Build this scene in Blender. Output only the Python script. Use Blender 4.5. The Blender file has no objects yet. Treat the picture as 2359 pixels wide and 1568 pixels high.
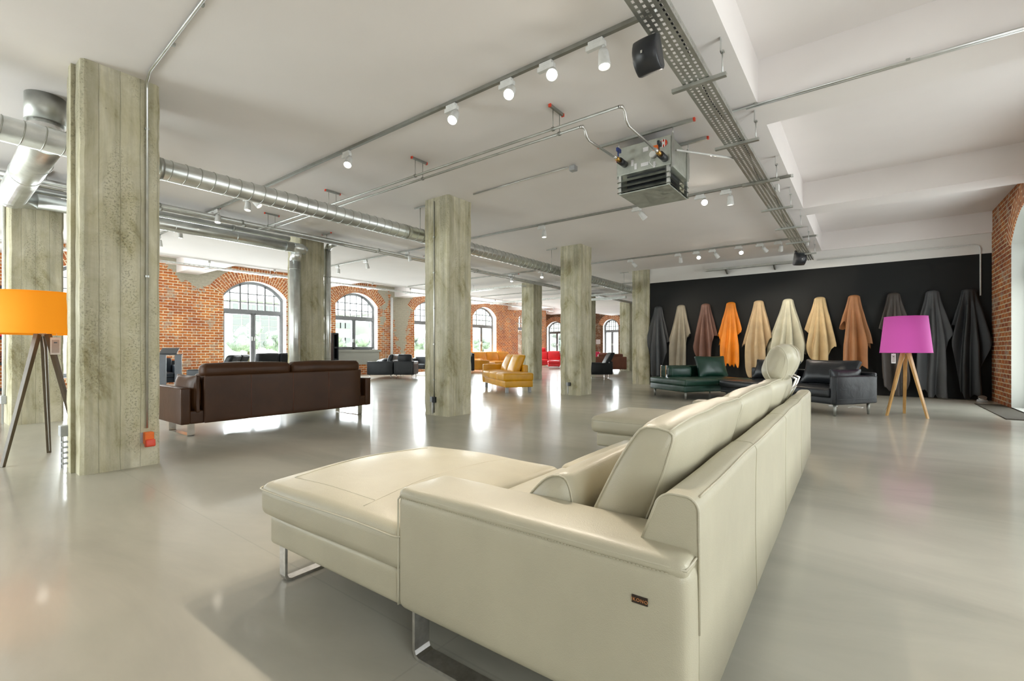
import bpy, math, random
from mathutils import Vector, Matrix
import mathutils.noise as mnoise
PI=math.pi
scene=bpy.context.scene
C=bpy.context.collection
# ------------------------------------------------------------------ camera, world, exposure
cam_d=bpy.data.cameras.new('camera'); cam=bpy.data.objects.new('camera',cam_d); C.objects.link(cam)
cam_d.sensor_width=36; cam_d.lens=36*1069/2359; cam_d.shift_y=22/2359
cam_d.clip_start=.02; cam_d.clip_end=400
cam.location=(0,0,1.1); cam.rotation_euler=(math.radians(90),0,math.radians(-(90-37.27)))
scene.camera=cam
scene.view_settings.view_transform='Standard'; scene.view_settings.look='None'
scene.view_settings.gamma=1; scene.view_settings.use_curve_mapping=False
scene.view_settings.exposure=0.46
scene.cycles.use_denoising=True
scene.cycles.max_bounces=8; scene.cycles.diffuse_bounces=3; scene.cycles.glossy_bounces=4; scene.cycles.use_adaptive_sampling=True; scene.cycles.adaptive_threshold=.03
scene.cycles.transparent_max_bounces=12; scene.cycles.caustics_reflective=False; scene.cycles.caustics_refractive=False
scene.cycles.sample_clamp_indirect=4; scene.cycles.use_light_tree=True; scene.cycles.use_guiding=False
w=bpy.data.worlds.new('world'); scene.world=w; w.use_nodes=True
bg=w.node_tree.nodes['Background']; bg.inputs[0].default_value=(.93,.97,1,1); bg.inputs[1].default_value=3.1
# dimensions
H=3.66; HB=4.12; YE0=.89; YE1=15.0; YR=-2.2; YL=18.1; XB=-4.5; XW=14.4; XF=32.0
COLX=[-3.53,.94,5.43,9.89,14.36,18.83,23.3,27.8]; CW=.58
WINL=[(-1.0,1.1,.3),(3.45,1.1,.3),(8.02,1.12,.3),(12.35,1.08,1.12),(16.75,1.1,.3),(21.1,1.08,.3),(25.5,1.08,.3)]
WINR=[(-1.0,1.1,.3),(3.2,1.1,.3),(7.4,1.1,.3),(11.6,1.1,.02)]
WINB_ADDED=[(7.8,1.1,.3),(12.2,1.1,.3)]  # unseen back-wall windows, added to bring in light from behind the camera
WINF=[(19.95,.8,.9),(15.1,.62,.3),(13.35,.62,.3)]
def day(loc,size,rot,rad,cam_vis=True):
    # daylight entering one window opening (radiance rad)
    l=bpy.data.lights.new('window_daylight','AREA'); l.shape='RECTANGLE'; l.size,l.size_y=size; l.energy=rad*PI*size[0]*size[1]; l.color=(.93,.97,1)
    o=bpy.data.objects.new('window_daylight',l); C.objects.link(o); o.location=loc; o.rotation_euler=rot; o.visible_camera=cam_vis
for c,hw,z0 in WINL: day((c,YL+.42,(z0+3.5)/2),(1.9*hw,3.5-z0),(-PI/2,0,0),15,False)
for (c,hw,z0),rad in zip(WINR,(4,4.6,3.2,3.6)): day((c,YR-.42,(z0+3.5)/2),(1.9*hw,3.5-z0),(PI/2,0,0),rad)
for c,hw,z0 in WINB_ADDED: day((XB-.42,c,(z0+3.5)/2),(1.9*hw,3.5-z0),(PI/2,0,-PI/2),17)  # added lamps in the unseen back windows, brighten faces turned to the camera
for c,hw,z0 in WINF[:2]: day((XF+.42,c,(z0+3.3)/2),(1.9*hw,3.3-z0),(PI/2,0,PI/2),12,False)

# ------------------------------------------------------------------ mesh helpers
class MB:
    def __init__(s): s.v=[]; s.f=[]; s.sm=[]; s.uv=None; s.m=[]; s.cm=0
    def add(s,vs,fs,smooth=False,M=None):
        b=len(s.v)
        for p in vs:
            s.v.append(tuple(M@Vector(p)) if M is not None else tuple(p))
        for f in fs: s.f.append([b+i for i in f]); s.sm.append(smooth); s.m.append(s.cm)
        return s
    def box(s,a,b,M=None):
        x0,y0,z0=a; x1,y1,z1=b
        vs=[(x0,y0,z0),(x1,y0,z0),(x1,y1,z0),(x0,y1,z0),(x0,y0,z1),(x1,y0,z1),(x1,y1,z1),(x0,y1,z1)]
        return s.add(vs,[(0,3,2,1),(4,5,6,7),(0,1,5,4),(1,2,6,5),(2,3,7,6),(3,0,4,7)],False,M)
    def cbox(s,c,d,M=None): return s.box([c[i]-d[i]/2 for i in range(3)],[c[i]+d[i]/2 for i in range(3)],M)
    def rbox(s,a,b,r=.03,puff=(0,0,0),k=6,m=3,fn=None,M=None):
        c=[(a[i]+b[i])/2 for i in range(3)]; h=[abs(b[i]-a[i])/2 for i in range(3)]
        r=min(r,*[x*.98 for x in h])
        def ax(i):
            L=[-h[i]+r*(1-math.cos(PI/2*j/m)) for j in range(m)]
            inn=h[i]-r
            L+=[-inn+2*inn*j/k for j in range(k+1)]
            L+=[h[i]-r*(1-math.cos(PI/2*(m-1-j)/m)) for j in range(m)]
            return L
        A=[ax(i) for i in range(3)]; idx={}; vs=[]; fs=[]
        def vert(p):
            key=tuple(round(q,5) for q in p)
            if key in idx: return idx[key]
            q=rbs(p,h,r,puff); q=[q[i]+c[i] for i in range(3)]
            if fn: q=fn(q)
            idx[key]=len(vs); vs.append(q); return idx[key]
        for i in range(3):
            j,l=(i+1)%3,(i+2)%3
            for sg in (-1,1):
                for u in range(len(A[j])-1):
                    for w_ in range(len(A[l])-1):
                        q=[]
                        for (du,dw) in ((0,0),(1,0),(1,1),(0,1)):
                            p=[0,0,0]; p[i]=sg*h[i]; p[j]=A[j][u+du]; p[l]=A[l][w_+dw]; q.append(vert(p))
                        if len(set(q))<3: continue
                        fs.append(q if sg>0 else q[::-1])
        return s.add(vs,fs,True,M)
    def tube(s,P,r,n=8,closed=False,M=None,cap=True):
        P=[Vector(p) for p in P]; N=len(P); vs=[]; fs=[]; up=None
        for i in range(N):
            if closed: t=(P[(i+1)%N]-P[i-1])
            else: t=P[min(i+1,N-1)]-P[max(i-1,0)]
            if t.length<1e-9: t=Vector((0,0,1))
            t.normalize()
            if up is None:
                up=Vector((0,0,1)) if abs(t.z)<.9 else Vector((1,0,0))
            a=(up-t*up.dot(t))
            if a.length<1e-6: a=t.orthogonal()
            a.normalize(); b=t.cross(a); up=a
            rr=r[i] if isinstance(r,(list,tuple)) else r
            for j in range(n):
                q=P[i]+(a*math.cos(2*PI*j/n)+b*math.sin(2*PI*j/n))*rr; vs.append(q)
        for i in range(N if closed else N-1):
            k=(i+1)%N
            for j in range(n): fs.append((i*n+j,i*n+(j+1)%n,k*n+(j+1)%n,k*n+j))
        s.add(vs,fs,True,M)
        if cap and not closed:
            b=len(s.v)-len(vs)
            s.f.append([b+j for j in range(n)][::-1]); s.sm.append(False); s.m.append(s.cm)
            s.f.append([b+(N-1)*n+j for j in range(n)]); s.sm.append(False); s.m.append(s.cm)
        return s
    def cyl(s,p,q,r,r2=None,n=16,M=None): return s.tube([p,q],[r,r if r2 is None else r2],n,M=M)
    def lathe(s,prof,n=24,M=None):
        vs=[];fs=[];m=len(prof)
        for (r,z) in prof:
            for j in range(n): vs.append((r*math.cos(2*PI*j/n),r*math.sin(2*PI*j/n),z))
        for i in range(m-1):
            for j in range(n): fs.append((i*n+j,i*n+(j+1)%n,(i+1)*n+(j+1)%n,(i+1)*n+j))
        return s.add(vs,fs,True,M)
    def prism(s,poly,d0,d1,ax='x',M=None):
        n=len(poly)
        def mk(p,d): return {'x':(d,p[0],p[1]),'y':(p[0],d,p[1]),'z':(p[0],p[1],d)}[ax]
        vs=[mk(p,d0) for p in poly]+[mk(p,d1) for p in poly]
        fs=[list(range(n))[::-1],list(range(n,2*n))]+[(i,(i+1)%n,n+(i+1)%n,n+i) for i in range(n)]
        return s.add(vs,fs,False,M)
    def build(s,name,mat,parent=None,bevel=0,solid=0,M=None):
        me=bpy.data.meshes.new(name)
        vs=[tuple(M@Vector(p)) for p in s.v] if M is not None else s.v
        me.from_pydata(vs,[],s.f); 
        me.polygons.foreach_set('use_smooth',s.sm)
        mats=mat if isinstance(mat,(list,tuple)) else [mat]
        for m_ in mats: me.materials.append(m_)
        if len(mats)>1: me.polygons.foreach_set('material_index',s.m)
        if s.uv:
            l=me.uv_layers.new(name='UVMap')
            for lp in me.loops: l.data[lp.index].uv=s.uv[lp.vertex_index]
        me.update()
        o=bpy.data.objects.new(name,me); C.objects.link(o)
        if parent is not None: o.parent=parent
        if solid:
            md=o.modifiers.new('solid','SOLIDIFY'); md.thickness=solid; md.offset=0
        if bevel:
            md=o.modifiers.new('bevel','BEVEL'); md.width=bevel; md.segments=2; md.limit_method='ANGLE'; md.angle_limit=.7
            md.harden_normals=False
        return o
def rbs(p,h,r,puff):
    inn=[max(-(h[i]-r),min(h[i]-r,p[i])) for i in range(3)]
    d=Vector([p[i]-inn[i] for i in range(3)])
    if d.length>1e-9: d=d.normalized()*r
    q=[inn[i]+d[i] for i in range(3)]
    o=list(q)
    for i in range(3):
        if puff[i]:
            j,l=(i+1)%3,(i+2)%3
            o[i]=q[i]+puff[i]*(q[i]/h[i])*max(0,1-(q[j]/h[j])**2)*max(0,1-(q[l]/h[l])**2)
    return o
def T(x,y,z=0,rz=0,rx=0,ry=0,s=1):
    return Matrix.Translation((x,y,z))@Matrix.Rotation(rz,4,'Z')@Matrix.Rotation(ry,4,'Y')@Matrix.Rotation(rx,4,'X')@Matrix.Scale(s,4)
def thing(name,label,cat,loc=(0,0,0),rz=0,group=None):
    o=bpy.data.objects.new(name,None); C.objects.link(o); o.empty_display_size=.1
    o.location=loc; o.rotation_euler=(0,0,rz); return tag(o,label,cat,group)
def tag(o,label,cat,group=None,kind=None):
    o['label']=label; o['category']=cat
    if group: o['group']=group
    if kind: o['kind']=kind
    return o
def struct(o,label=None):
    o['kind']='structure'
    if label: o['label']=label; 
    return o
def dup(root,loc=None,rz=None,label=None,group=None,parent=None):
    r=root.copy(); C.objects.link(r)
    if parent is not None: r.parent=parent
    if loc is not None: r.location=loc
    if rz is not None: r.rotation_euler=(0,0,rz)
    if label: r['label']=label
    if group: r['group']=group
    for ch in list(root.children): dup(ch,parent=r)
    return r

# ------------------------------------------------------------------ materials
def newmat(name):
    m=bpy.data.materials.new(name); m.use_nodes=True; nt=m.node_tree
    return m,nt,nt.nodes['Principled BSDF']
def N(nt,t,**k):
    n=nt.nodes.new(t)
    for a,b in k.items():
        if a.startswith('i_'): n.inputs[int(a[2:])].default_value=b
        else: setattr(n,a,b)
    return n
def L(nt,a,ai,b,bi): nt.links.new(a.outputs[ai],b.inputs[bi])
def ramp(nt,stops):
    n=nt.nodes.new('ShaderNodeValToRGB'); e=n.color_ramp.elements
    while len(e)<len(stops): e.new(.5)
    for k,(p,c) in enumerate(stops):
        e[k].position=p; e[k].color=(c[0],c[1],c[2],1) if hasattr(c,'__len__') else (c,c,c,1)
    return n
def coord(nt,scale=(1,1,1),kind='Object'):
    tc=N(nt,'ShaderNodeTexCoord'); mp=N(nt,'ShaderNodeMapping'); mp.inputs['Scale'].default_value=scale
    L(nt,tc,kind,mp,0); return mp
def noise(nt,vec,scale,detail=4,rough=.55,dist=0):
    n=N(nt,'ShaderNodeTexNoise'); n.inputs['Scale'].default_value=scale; n.inputs['Detail'].default_value=detail
    n.inputs['Roughness'].default_value=rough; n.inputs['Distortion'].default_value=dist
    L(nt,vec,0,n,'Vector'); return n
def bump(nt,src,oi,bs,strength=.3,dist=.01,prev=None):
    b=N(nt,'ShaderNodeBump'); b.inputs['Strength'].default_value=strength; b.inputs['Distance'].default_value=dist
    L(nt,src,oi,b,'Height')
    if prev: L(nt,prev,0,b,'Normal')
    L(nt,b,0,bs,'Normal'); return b
def mixc(nt,fac,a,b,mode='MIX'):
    n=N(nt,'ShaderNodeMix',data_type='RGBA',blend_type=mode)
    for k,x in ((0,fac),(6,a),(7,b)):
        if isinstance(x,tuple) and hasattr(x[0],'outputs'): nt.links.new(x[0].outputs[x[1]],n.inputs[k])
        elif k==0: n.inputs[0].default_value=x
        else: n.inputs[k].default_value=(x[0],x[1],x[2],1)
    return n
def flat(name,col,rough=.5,metal=0,spec=None,nb=0,ns=30):
    m,nt,b=newmat(name); b.inputs['Base Color'].default_value=(*col,1); b.inputs['Roughness'].default_value=rough
    b.inputs['Metallic'].default_value=metal
    v=coord(nt); n=noise(nt,v,ns,3)
    r=ramp(nt,[(.3,[c*.93 for c in col]),(.7,[min(1,c*1.05) for c in col])]); L(nt,n,0,r,0); L(nt,r,0,b,'Base Color')
    if nb: bump(nt,n,0,b,nb,.003)
    return m
def leather(name,col,rough=.42,dark=.8,grain=260,bstr=.35,coat=0,wr=.012):
    m,nt,b=newmat(name); v=coord(nt)
    n1=noise(nt,v,3,4); r=ramp(nt,[(.3,[c*dark for c in col]),(.7,[min(1,c*1.08) for c in col])]); L(nt,n1,0,r,0); L(nt,r,0,b,'Base Color')
    b.inputs['Roughness'].default_value=rough
    vo=N(nt,'ShaderNodeTexVoronoi'); vo.inputs['Scale'].default_value=grain; L(nt,v,0,vo,'Vector')
    b1=bump(nt,vo,0,b,bstr,.0012)
    n2=noise(nt,v,7,3,.5,.6); b2=bump(nt,n2,0,b,.35,wr,b1)
    b.inputs['Coat Weight'].default_value=coat; b.inputs['Coat Roughness'].default_value=.25
    return m
def metal(name,col,rough=.3,ns=12,var=.12):
    m,nt,b=newmat(name); v=coord(nt); n=noise(nt,v,ns,4)
    b.inputs['Metallic'].default_value=1; b.inputs['Base Color'].default_value=(*col,1)
    r=ramp(nt,[(.3,rough-var*.5),(.7,rough+var)]); L(nt,n,0,r,0); L(nt,r,0,b,'Roughness')
    r2=ramp(nt,[(.3,[c*.85 for c in col]),(.7,[min(1,c*1.1) for c in col])]); L(nt,n,0,r2,0); L(nt,r2,0,b,'Base Color')
    return m
def emis(name,col,st):
    m,nt,b=newmat(name); b.inputs['Base Color'].default_value=(*col,1); b.inputs['Emission Color'].default_value=(*col,1); b.inputs['Emission Strength'].default_value=st
    return m
def mat_plaster(name,col,bs=.15):
    m,nt,b=newmat(name); v=coord(nt); n=noise(nt,v,.6,4); n2=noise(nt,v,40,3)
    r=ramp(nt,[(.3,[c*.955 for c in col]),(.7,[min(1,c*1.02) for c in col])]); L(nt,n,0,r,0); L(nt,r,0,b,'Base Color')
    b.inputs['Roughness'].default_value=.85; bump(nt,n2,0,b,bs,.004); return m
def mat_floor():
    m,nt,b=newmat('polished_concrete_floor'); v=coord(nt)
    n=noise(nt,v,.45,3,.5,.2); n2=noise(nt,v,1.6,3,.5); n3=noise(nt,v,60,2)
    r=ramp(nt,[(.36,(.38,.365,.30)),(.5,(.44,.42,.35)),(.62,(.50,.47,.395))]); L(nt,n,0,r,0)
    ns=noise(nt,coord(nt,(1.2,.35,1)),1.4,6,.62,.6); r2=ramp(nt,[(.36,.86),(.62,1.07)]); L(nt,ns,0,r2,0)
    mx=mixc(nt,1.0,(r,0),(r2,0),'MULTIPLY')
    # sawn joints every 4.47 m
    sp=N(nt,'ShaderNodeSeparateXYZ'); L(nt,v,0,sp,0); prev=None
    for ax,off in ((0,1.21),(1,5.72)):
        a=N(nt,'ShaderNodeMath',operation='SUBTRACT',i_1=off); L(nt,sp,ax,a,0)
        p=N(nt,'ShaderNodeMath',operation='PINGPONG',i_1=2.235); L(nt,a,0,p,0)
        l=N(nt,'ShaderNodeMath',operation='LESS_THAN',i_1=.004); L(nt,p,0,l,0)
        if prev: 
            q=N(nt,'ShaderNodeMath',operation='MAXIMUM'); L(nt,prev,0,q,0); L(nt,l,0,q,1); prev=q
        else: prev=l
    mm=N(nt,'ShaderNodeMath',operation='MULTIPLY',i_1=.14); L(nt,prev,0,mm,0)
    mj=mixc(nt,(mm,0),(mx,2),(.12,.12,.10)); L(nt,mj,2,b,'Base Color')
    rr=ramp(nt,[(.3,.285),(.7,.335)]); L(nt,n2,0,rr,0); L(nt,rr,0,b,'Roughness')
    b.inputs['Specular IOR Level'].default_value=.28
    b.inputs['Coat Weight'].default_value=.36; b.inputs['Coat Roughness'].default_value=.10
    return m
def mat_concrete():
    m,nt,b=newmat('board_marked_concrete'); v=coord(nt)
    vs=coord(nt,(6,6,.35)); n1=noise(nt,vs,1.5,5,.6); n2=noise(nt,coord(nt,(1,1,.6)),2.1,6,.7,.5); n3=noise(nt,v,55,3,.7)
    r=ramp(nt,[(.34,(.32,.28,.145)),(.43,(.50,.46,.305)),(.56,(.60,.56,.41)),(.68,(.70,.66,.52))]); L(nt,n2,0,r,0)
    r1=ramp(nt,[(.36,.74),(.58,1.04)]); L(nt,n1,0,r1,0); mx=mixc(nt,1,(r,0),(r1,0),'MULTIPLY')
    vo=N(nt,'ShaderNodeTexVoronoi'); vo.inputs['Scale'].default_value=9; L(nt,v,0,vo,'Vector')
    rp=ramp(nt,[(.02,0),(.07,1)]); L(nt,vo,0,rp,0)
    nz=noise(nt,coord(nt,(3,3,.5)),1.6,3); rz=ramp(nt,[(.5,1),(.62,0)]); L(nt,nz,0,rz,0)
    # aggregate pits where the pour was rough
    r3=ramp(nt,[(.32,0),(.46,1)]); L(nt,n3,0,r3,0)
    mxp=N(nt,'ShaderNodeMath',operation='MAXIMUM'); L(nt,r3,0,mxp,0); L(nt,rz,0,mxp,1)
    pit=N(nt,'ShaderNodeMath',operation='MULTIPLY'); L(nt,mxp,0,pit,0); L(nt,rp,0,pit,1)
    # board seams
    sp=N(nt,'ShaderNodeSeparateXYZ'); L(nt,v,0,sp,0)
    ad=N(nt,'ShaderNodeMath',operation='ADD'); L(nt,sp,0,ad,0); L(nt,sp,1,ad,1)
    wb=N(nt,'ShaderNodeMath',operation='ADD'); nw=N(nt,'ShaderNodeMath',operation='MULTIPLY',i_1=.012); L(nt,n2,0,nw,0); L(nt,ad,0,wb,0); L(nt,nw,0,wb,1)
    pp=N(nt,'ShaderNodeMath',operation='PINGPONG',i_1=.075); L(nt,wb,0,pp,0)
    rb=ramp(nt,[(.0,0),(.045,1)]); 
    ml=N(nt,'ShaderNodeMath',operation='MULTIPLY',i_1=13.3); L(nt,pp,0,ml,0); L(nt,ml,0,rb,0)
    mb_=N(nt,'ShaderNodeMath',operation='MULTIPLY'); L(nt,pit,0,mb_,0); L(nt,rb,0,mb_,1)
    rd=ramp(nt,[(0,(.42,.42,.42)),(1,(1,1,1))]); L(nt,mb_,0,rd,0)
    m2=mixc(nt,.6,(mx,2),(rd,0),'MULTIPLY'); L(nt,m2,2,b,'Base Color')
    b.inputs['Roughness'].default_value=.8
    b1=bump(nt,mb_,0,b,.6,.006); bump(nt,n3,0,b,.5,.004,b1)
    return m
def mat_brick(name,mode,c1,c2,mortar,patch=False,w_=.27,h_=.092,plaster=.5,pcol=(.56,.52,.41)):
    m,nt,b=newmat(name); tc=N(nt,'ShaderNodeTexCoord'); sp=N(nt,'ShaderNodeSeparateXYZ'); cb=N(nt,'ShaderNodeCombineXYZ')
    if mode=='UV': L(nt,tc,'UV',cb,0); nt.links.remove(nt.links[-1]) if False else None
    if mode=='UV':
        cb=N(nt,'ShaderNodeMapping'); L(nt,tc,'UV',cb,0)
    else:
        L(nt,tc,'Object',sp,0); L(nt,sp,0 if mode=='XZ' else 1,cb,0); L(nt,sp,2,cb,1)
    nd=N(nt,'ShaderNodeTexNoise'); nd.inputs['Scale'].default_value=9; nd.inputs['Detail'].default_value=2; L(nt,cb,0,nd,'Vector')
    dm=N(nt,'ShaderNodeVectorMath',operation='SCALE'); L(nt,nd,1,dm,0); dm.inputs['Scale'].default_value=.022
    av=N(nt,'ShaderNodeVectorMath',operation='ADD'); L(nt,cb,0,av,0); L(nt,dm,0,av,1)
    br=N(nt,'ShaderNodeTexBrick'); L(nt,av,0,br,'Vector'); br.inputs['Scale'].default_value=1
    br.inputs['Brick Width'].default_value=w_; br.inputs['Row Height'].default_value=h_; br.inputs['Mortar Size'].default_value=.013
    br.inputs['Mortar Smooth'].default_value=.3; br.inputs['Bias'].default_value=-.1
    br.inputs['Color1'].default_value=(*c1,1); br.inputs['Color2'].default_value=(*c2,1); br.inputs['Mortar'].default_value=(*mortar,1)
    n=noise(nt,cb,1.3,5,.6); n2=noise(nt,cb,14,4,.7)
    # tonal variation of the fired clay
    rv=ramp(nt,[(.3,.6),(.7,1.35)]); L(nt,n2,0,rv,0); mx=mixc(nt,.8,(br,0),(rv,0),'MULTIPLY')
    rr=ramp(nt,[(.35,(.75,.6,.55)),(.65,(1.25,1.2,.95))]); L(nt,n,0,rr,0); mx2=mixc(nt,.7,(mx,2),(rr,0),'MULTIPLY')
    n4=noise(nt,cb,2.2,6,.72); rp=ramp(nt,[(.55,0),(.60,plaster)]); L(nt,n4,0,rp,0)
    fac=rp
    if patch:
        s2=N(nt,'ShaderNodeSeparateXYZ'); L(nt,cb,0,s2,0)
        nn=noise(nt,cb,2.6,8,.75); 
        # mortar repair below the beam end: wide at the top, pointed below
        def mth(op,a,b_=None,c_=None):
            q=N(nt,'ShaderNodeMath',operation=op)
            for k,x in enumerate((a,b_,c_)):
                if x is None: continue
                if isinstance(x,(int,float)): q.inputs[k].default_value=x
                else: nt.links.new(x[0].outputs[x[1]],q.inputs[k])
            return q
        tot=None
        for x0,zb,wd in ((6.1,3.05,1.1),(14.85,.3,.22),(13.75,2.2,.2)):
            dx=mth('ABSOLUTE',(mth('SUBTRACT',(s2,0),x0),0)); hz=mth('SUBTRACT',(s2,1),zb)
            e=mth('SUBTRACT',(mth('MULTIPLY',(hz,0),wd),0),(dx,0))
            e2=mth('ADD',(e,0),(mth('MULTIPLY',(mth('SUBTRACT',(nn,0),.5),0),1.9),0))
            g=mth('GREATER_THAN',(e2,0),0.0)
            tot=g if tot is None else mth('MAXIMUM',(tot,0),(g,0))
        fac=mth('MAXIMUM',(tot,0),(rp,0))
    rpc=ramp(nt,[(.3,[c*.8 for c in pcol]),(.7,pcol)]); L(nt,n2,0,rpc,0)
    mf=mixc(nt,(fac,0),(mx2,2),(rpc,0)); L(nt,mf,2,b,'Base Color')
    b.inputs['Roughness'].default_value=.88
    inv=N(nt,'ShaderNodeMath',operation='SUBTRACT',i_0=1); L(nt,br,1,inv,1)
    b1=bump(nt,inv,0,b,.8,.012); bump(nt,n2,0,b,.4,.006,b1)
    return m
def mat_glass():
    m=bpy.data.materials.new('window_glass'); m.use_nodes=True; nt=m.node_tree; nt.nodes.remove(nt.nodes['Principled BSDF'])
    o=nt.nodes['Material Output']; t=N(nt,'ShaderNodeBsdfTransparent'); t.inputs[0].default_value=(.93,.97,.95,1); g=N(nt,'ShaderNodeBsdfGlossy'); g.inputs['Roughness'].default_value=.02
    lw=N(nt,'ShaderNodeLayerWeight'); lw.inputs[0].default_value=.5; p=N(nt,'ShaderNodeMath',operation='POWER',i_1=5); L(nt,lw,1,p,0)
    q=N(nt,'ShaderNodeMath',operation='MULTIPLY_ADD',i_1=.9,i_2=.04); L(nt,p,0,q,0); mx=N(nt,'ShaderNodeMixShader'); L(nt,q,0,mx,0); L(nt,t,0,mx,1); L(nt,g,0,mx,2); L(nt,mx,0,o,0); return m
def mat_wood(name,c1,c2,rough=.45):
    m,nt,b=newmat(name); v=coord(nt,(8,8,.8)); n=noise(nt,v,3,5,.6,.4)
    r=ramp(nt,[(.3,c1),(.7,c2)]); L(nt,n,0,r,0); L(nt,r,0,b,'Base Color'); b.inputs['Roughness'].default_value=rough; bump(nt,n,0,b,.15,.002); return m
def mat_foliage(name,c1,c2):
    m,nt,b=newmat(name); v=coord(nt); n=noise(nt,v,2.5,5,.7); r=ramp(nt,[(.35,c1),(.65,c2)]); L(nt,n,0,r,0); L(nt,r,0,b,'Base Color'); b.inputs['Roughness'].default_value=.9; return m
def mat_shade(name,col,glow=0):
    m,nt,b=newmat(name); b.inputs['Base Color'].default_value=(*col,1); b.inputs['Roughness'].default_value=.8
    v=coord(nt,(1,1,1)); wv=N(nt,'ShaderNodeTexWave'); wv.inputs['Scale'].default_value=90; wv.bands_direction='Z'; L(nt,v,0,wv,'Vector')
    bump(nt,wv,0,b,.1,.001)
    b.inputs['Transmission Weight'].default_value=0
    b.inputs['Emission Color'].default_value=(*col,1); b.inputs['Emission Strength'].default_value=glow
    return m
M={}
M['ceil']=mat_plaster('painted_ceiling_plaster',(.93,.88,.86))
M['white']=mat_plaster('white_wall_paint',(.84,.82,.79))
M['reveal']=mat_plaster('reveal_plaster',(.80,.78,.76),.3)
M['greyrev']=mat_plaster('grey_render',(.42,.42,.38),.4)
M['black_wall']=mat_plaster('matt_black_paint',(.009,.010,.010),.1)
M['floor']=mat_floor(); M['conc']=mat_concrete()
M['brickX']=mat_brick('red_brickwork','XZ',(.66,.235,.065),(.46,.13,.04),(.92,.82,.68),patch=True)
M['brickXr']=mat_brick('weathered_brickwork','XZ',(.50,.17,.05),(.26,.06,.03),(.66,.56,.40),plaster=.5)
M['brickY']=mat_brick('brown_brickwork','YZ',(.22,.10,.05),(.13,.06,.035),(.34,.28,.2))
M['brickU']=mat_brick('arch_brickwork','UV',(.60,.23,.09),(.42,.13,.055),(.90,.78,.62),plaster=.3)
M['glass']=mat_glass()
M['frame']=flat('grey_window_frame',(.22,.225,.235),.4)
M['galv']=metal('galvanised_steel',(.74,.76,.75),.325,5,.05)
M['galvd']=metal('dull_galvanised_steel',(.50,.51,.48),.45,8,.06)
M['chrome']=metal('polished_chrome',(.80,.80,.80),.12,5,.05)
M['brushed']=metal('brushed_steel',(.62,.61,.59),.34,40,.06)
M['dkmetal']=metal('dark_steel_rail',(.34,.34,.31),.5)
M['unit']=metal('heater_sheet_steel',(.50,.52,.47),.5)
M['wpl']=flat('white_plastic',(.78,.78,.76),.4); M['gpl']=flat('grey_plastic',(.42,.43,.44),.5)
M['bpl']=flat('black_plastic',(.02,.022,.026),.35); M['rpl']=flat('red_plastic',(.72,.06,.02),.4)
M['opl']=flat('orange_plastic',(.85,.17,.02),.4); M['brass']=metal('brass_fitting',(.62,.36,.10),.35)
M['lens_hot']=emis('lit_lamp_lens',(1,.90,.74),60); M['lens']=emis('dim_lamp_lens',(1,.93,.82),9)
M['cream']=leather('cream_leather',(.50,.46,.34),.44,.95,330,.35,.12,.006)
M['creamp']=leather('cream_leather_piping',(.54,.50,.38),.45,.95)
M['brown']=leather('dark_brown_leather',(.055,.020,.0055),.5,.75,200,.25,.08,.008)
M['brown'].node_tree.nodes['Principled BSDF'].inputs['Specular IOR Level'].default_value=.28
M['black']=leather('black_leather',(.012,.014,.017),.36,.8,220,.3,.12)
M['blackb']=leather('blue_black_leather',(.014,.019,.027),.36,.8,220,.3,.12)
for _k in ('black','blackb'):
    _b=M[_k].node_tree.nodes['Principled BSDF']; _b.inputs['Specular IOR Level'].default_value=.3; _b.inputs['Coat Weight'].default_value=.04
M['green']=leather('bottle_green_leather',(.006,.045,.027),.4,.7,220,.3,.08)
M['mustard']=leather('mustard_leather',(.70,.33,.003),.42,.85,220,.3,.12)
M['orange']=leather('orange_leather',(.82,.33,.02),.45,.85)
M['red']=leather('red_leather',(.72,.01,.02),.3,.85,200,.3,.3); M['pinkred']=leather('magenta_leather',(.66,.02,.09),.3,.85,200,.3,.3)
M['cognac']=leather('red_brown_leather',(.19,.06,.03),.4,.8)
M['greyl']=leather('grey_leather',(.06,.064,.075),.38,.8)
M['greydoor']=flat('dark_grey_door_paint',(.11,.10,.095),.6)
M['oak']=mat_wood('oak_wood',(.50,.27,.08),(.68,.42,.16)); M['walnut']=mat_wood('smoked_oak_wood',(.085,.062,.035),(.15,.115,.07))
M['sh_o']=mat_shade('orange_fabric_shade',(1.0,.34,.01),.22); M['sh_p']=mat_shade('magenta_fabric_shade',(.66,.10,.46))
M['tagp']=flat('tag_print',(.50,.44,.43),.7); M['paper']=flat('paper_tag',(.82,.80,.80),.7)
M['label']=flat('brown_label',(.03,.018,.012),.5); M['gold']=flat('copper_lettering',(.62,.26,.09),.4)
M['lawn']=mat_foliage('lawn',(.42,.55,.30),(.55,.66,.42)); M['leaf']=mat_foliage('tree_foliage',(.34,.38,.35),(.60,.64,.60))
M['bark']=mat_foliage('bark',(.12,.09,.06),(.2,.16,.11)); M['pave']=flat('pale_paving',(.5,.49,.46),.8)
M['bldg']=flat('pale_render',(.52,.50,.49),.8); M['bwin']=flat('building_window_glass',(.30,.30,.32),.5)
M['bldg2']=flat('pale_panels',(.52,.51,.50),.8)

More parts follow.
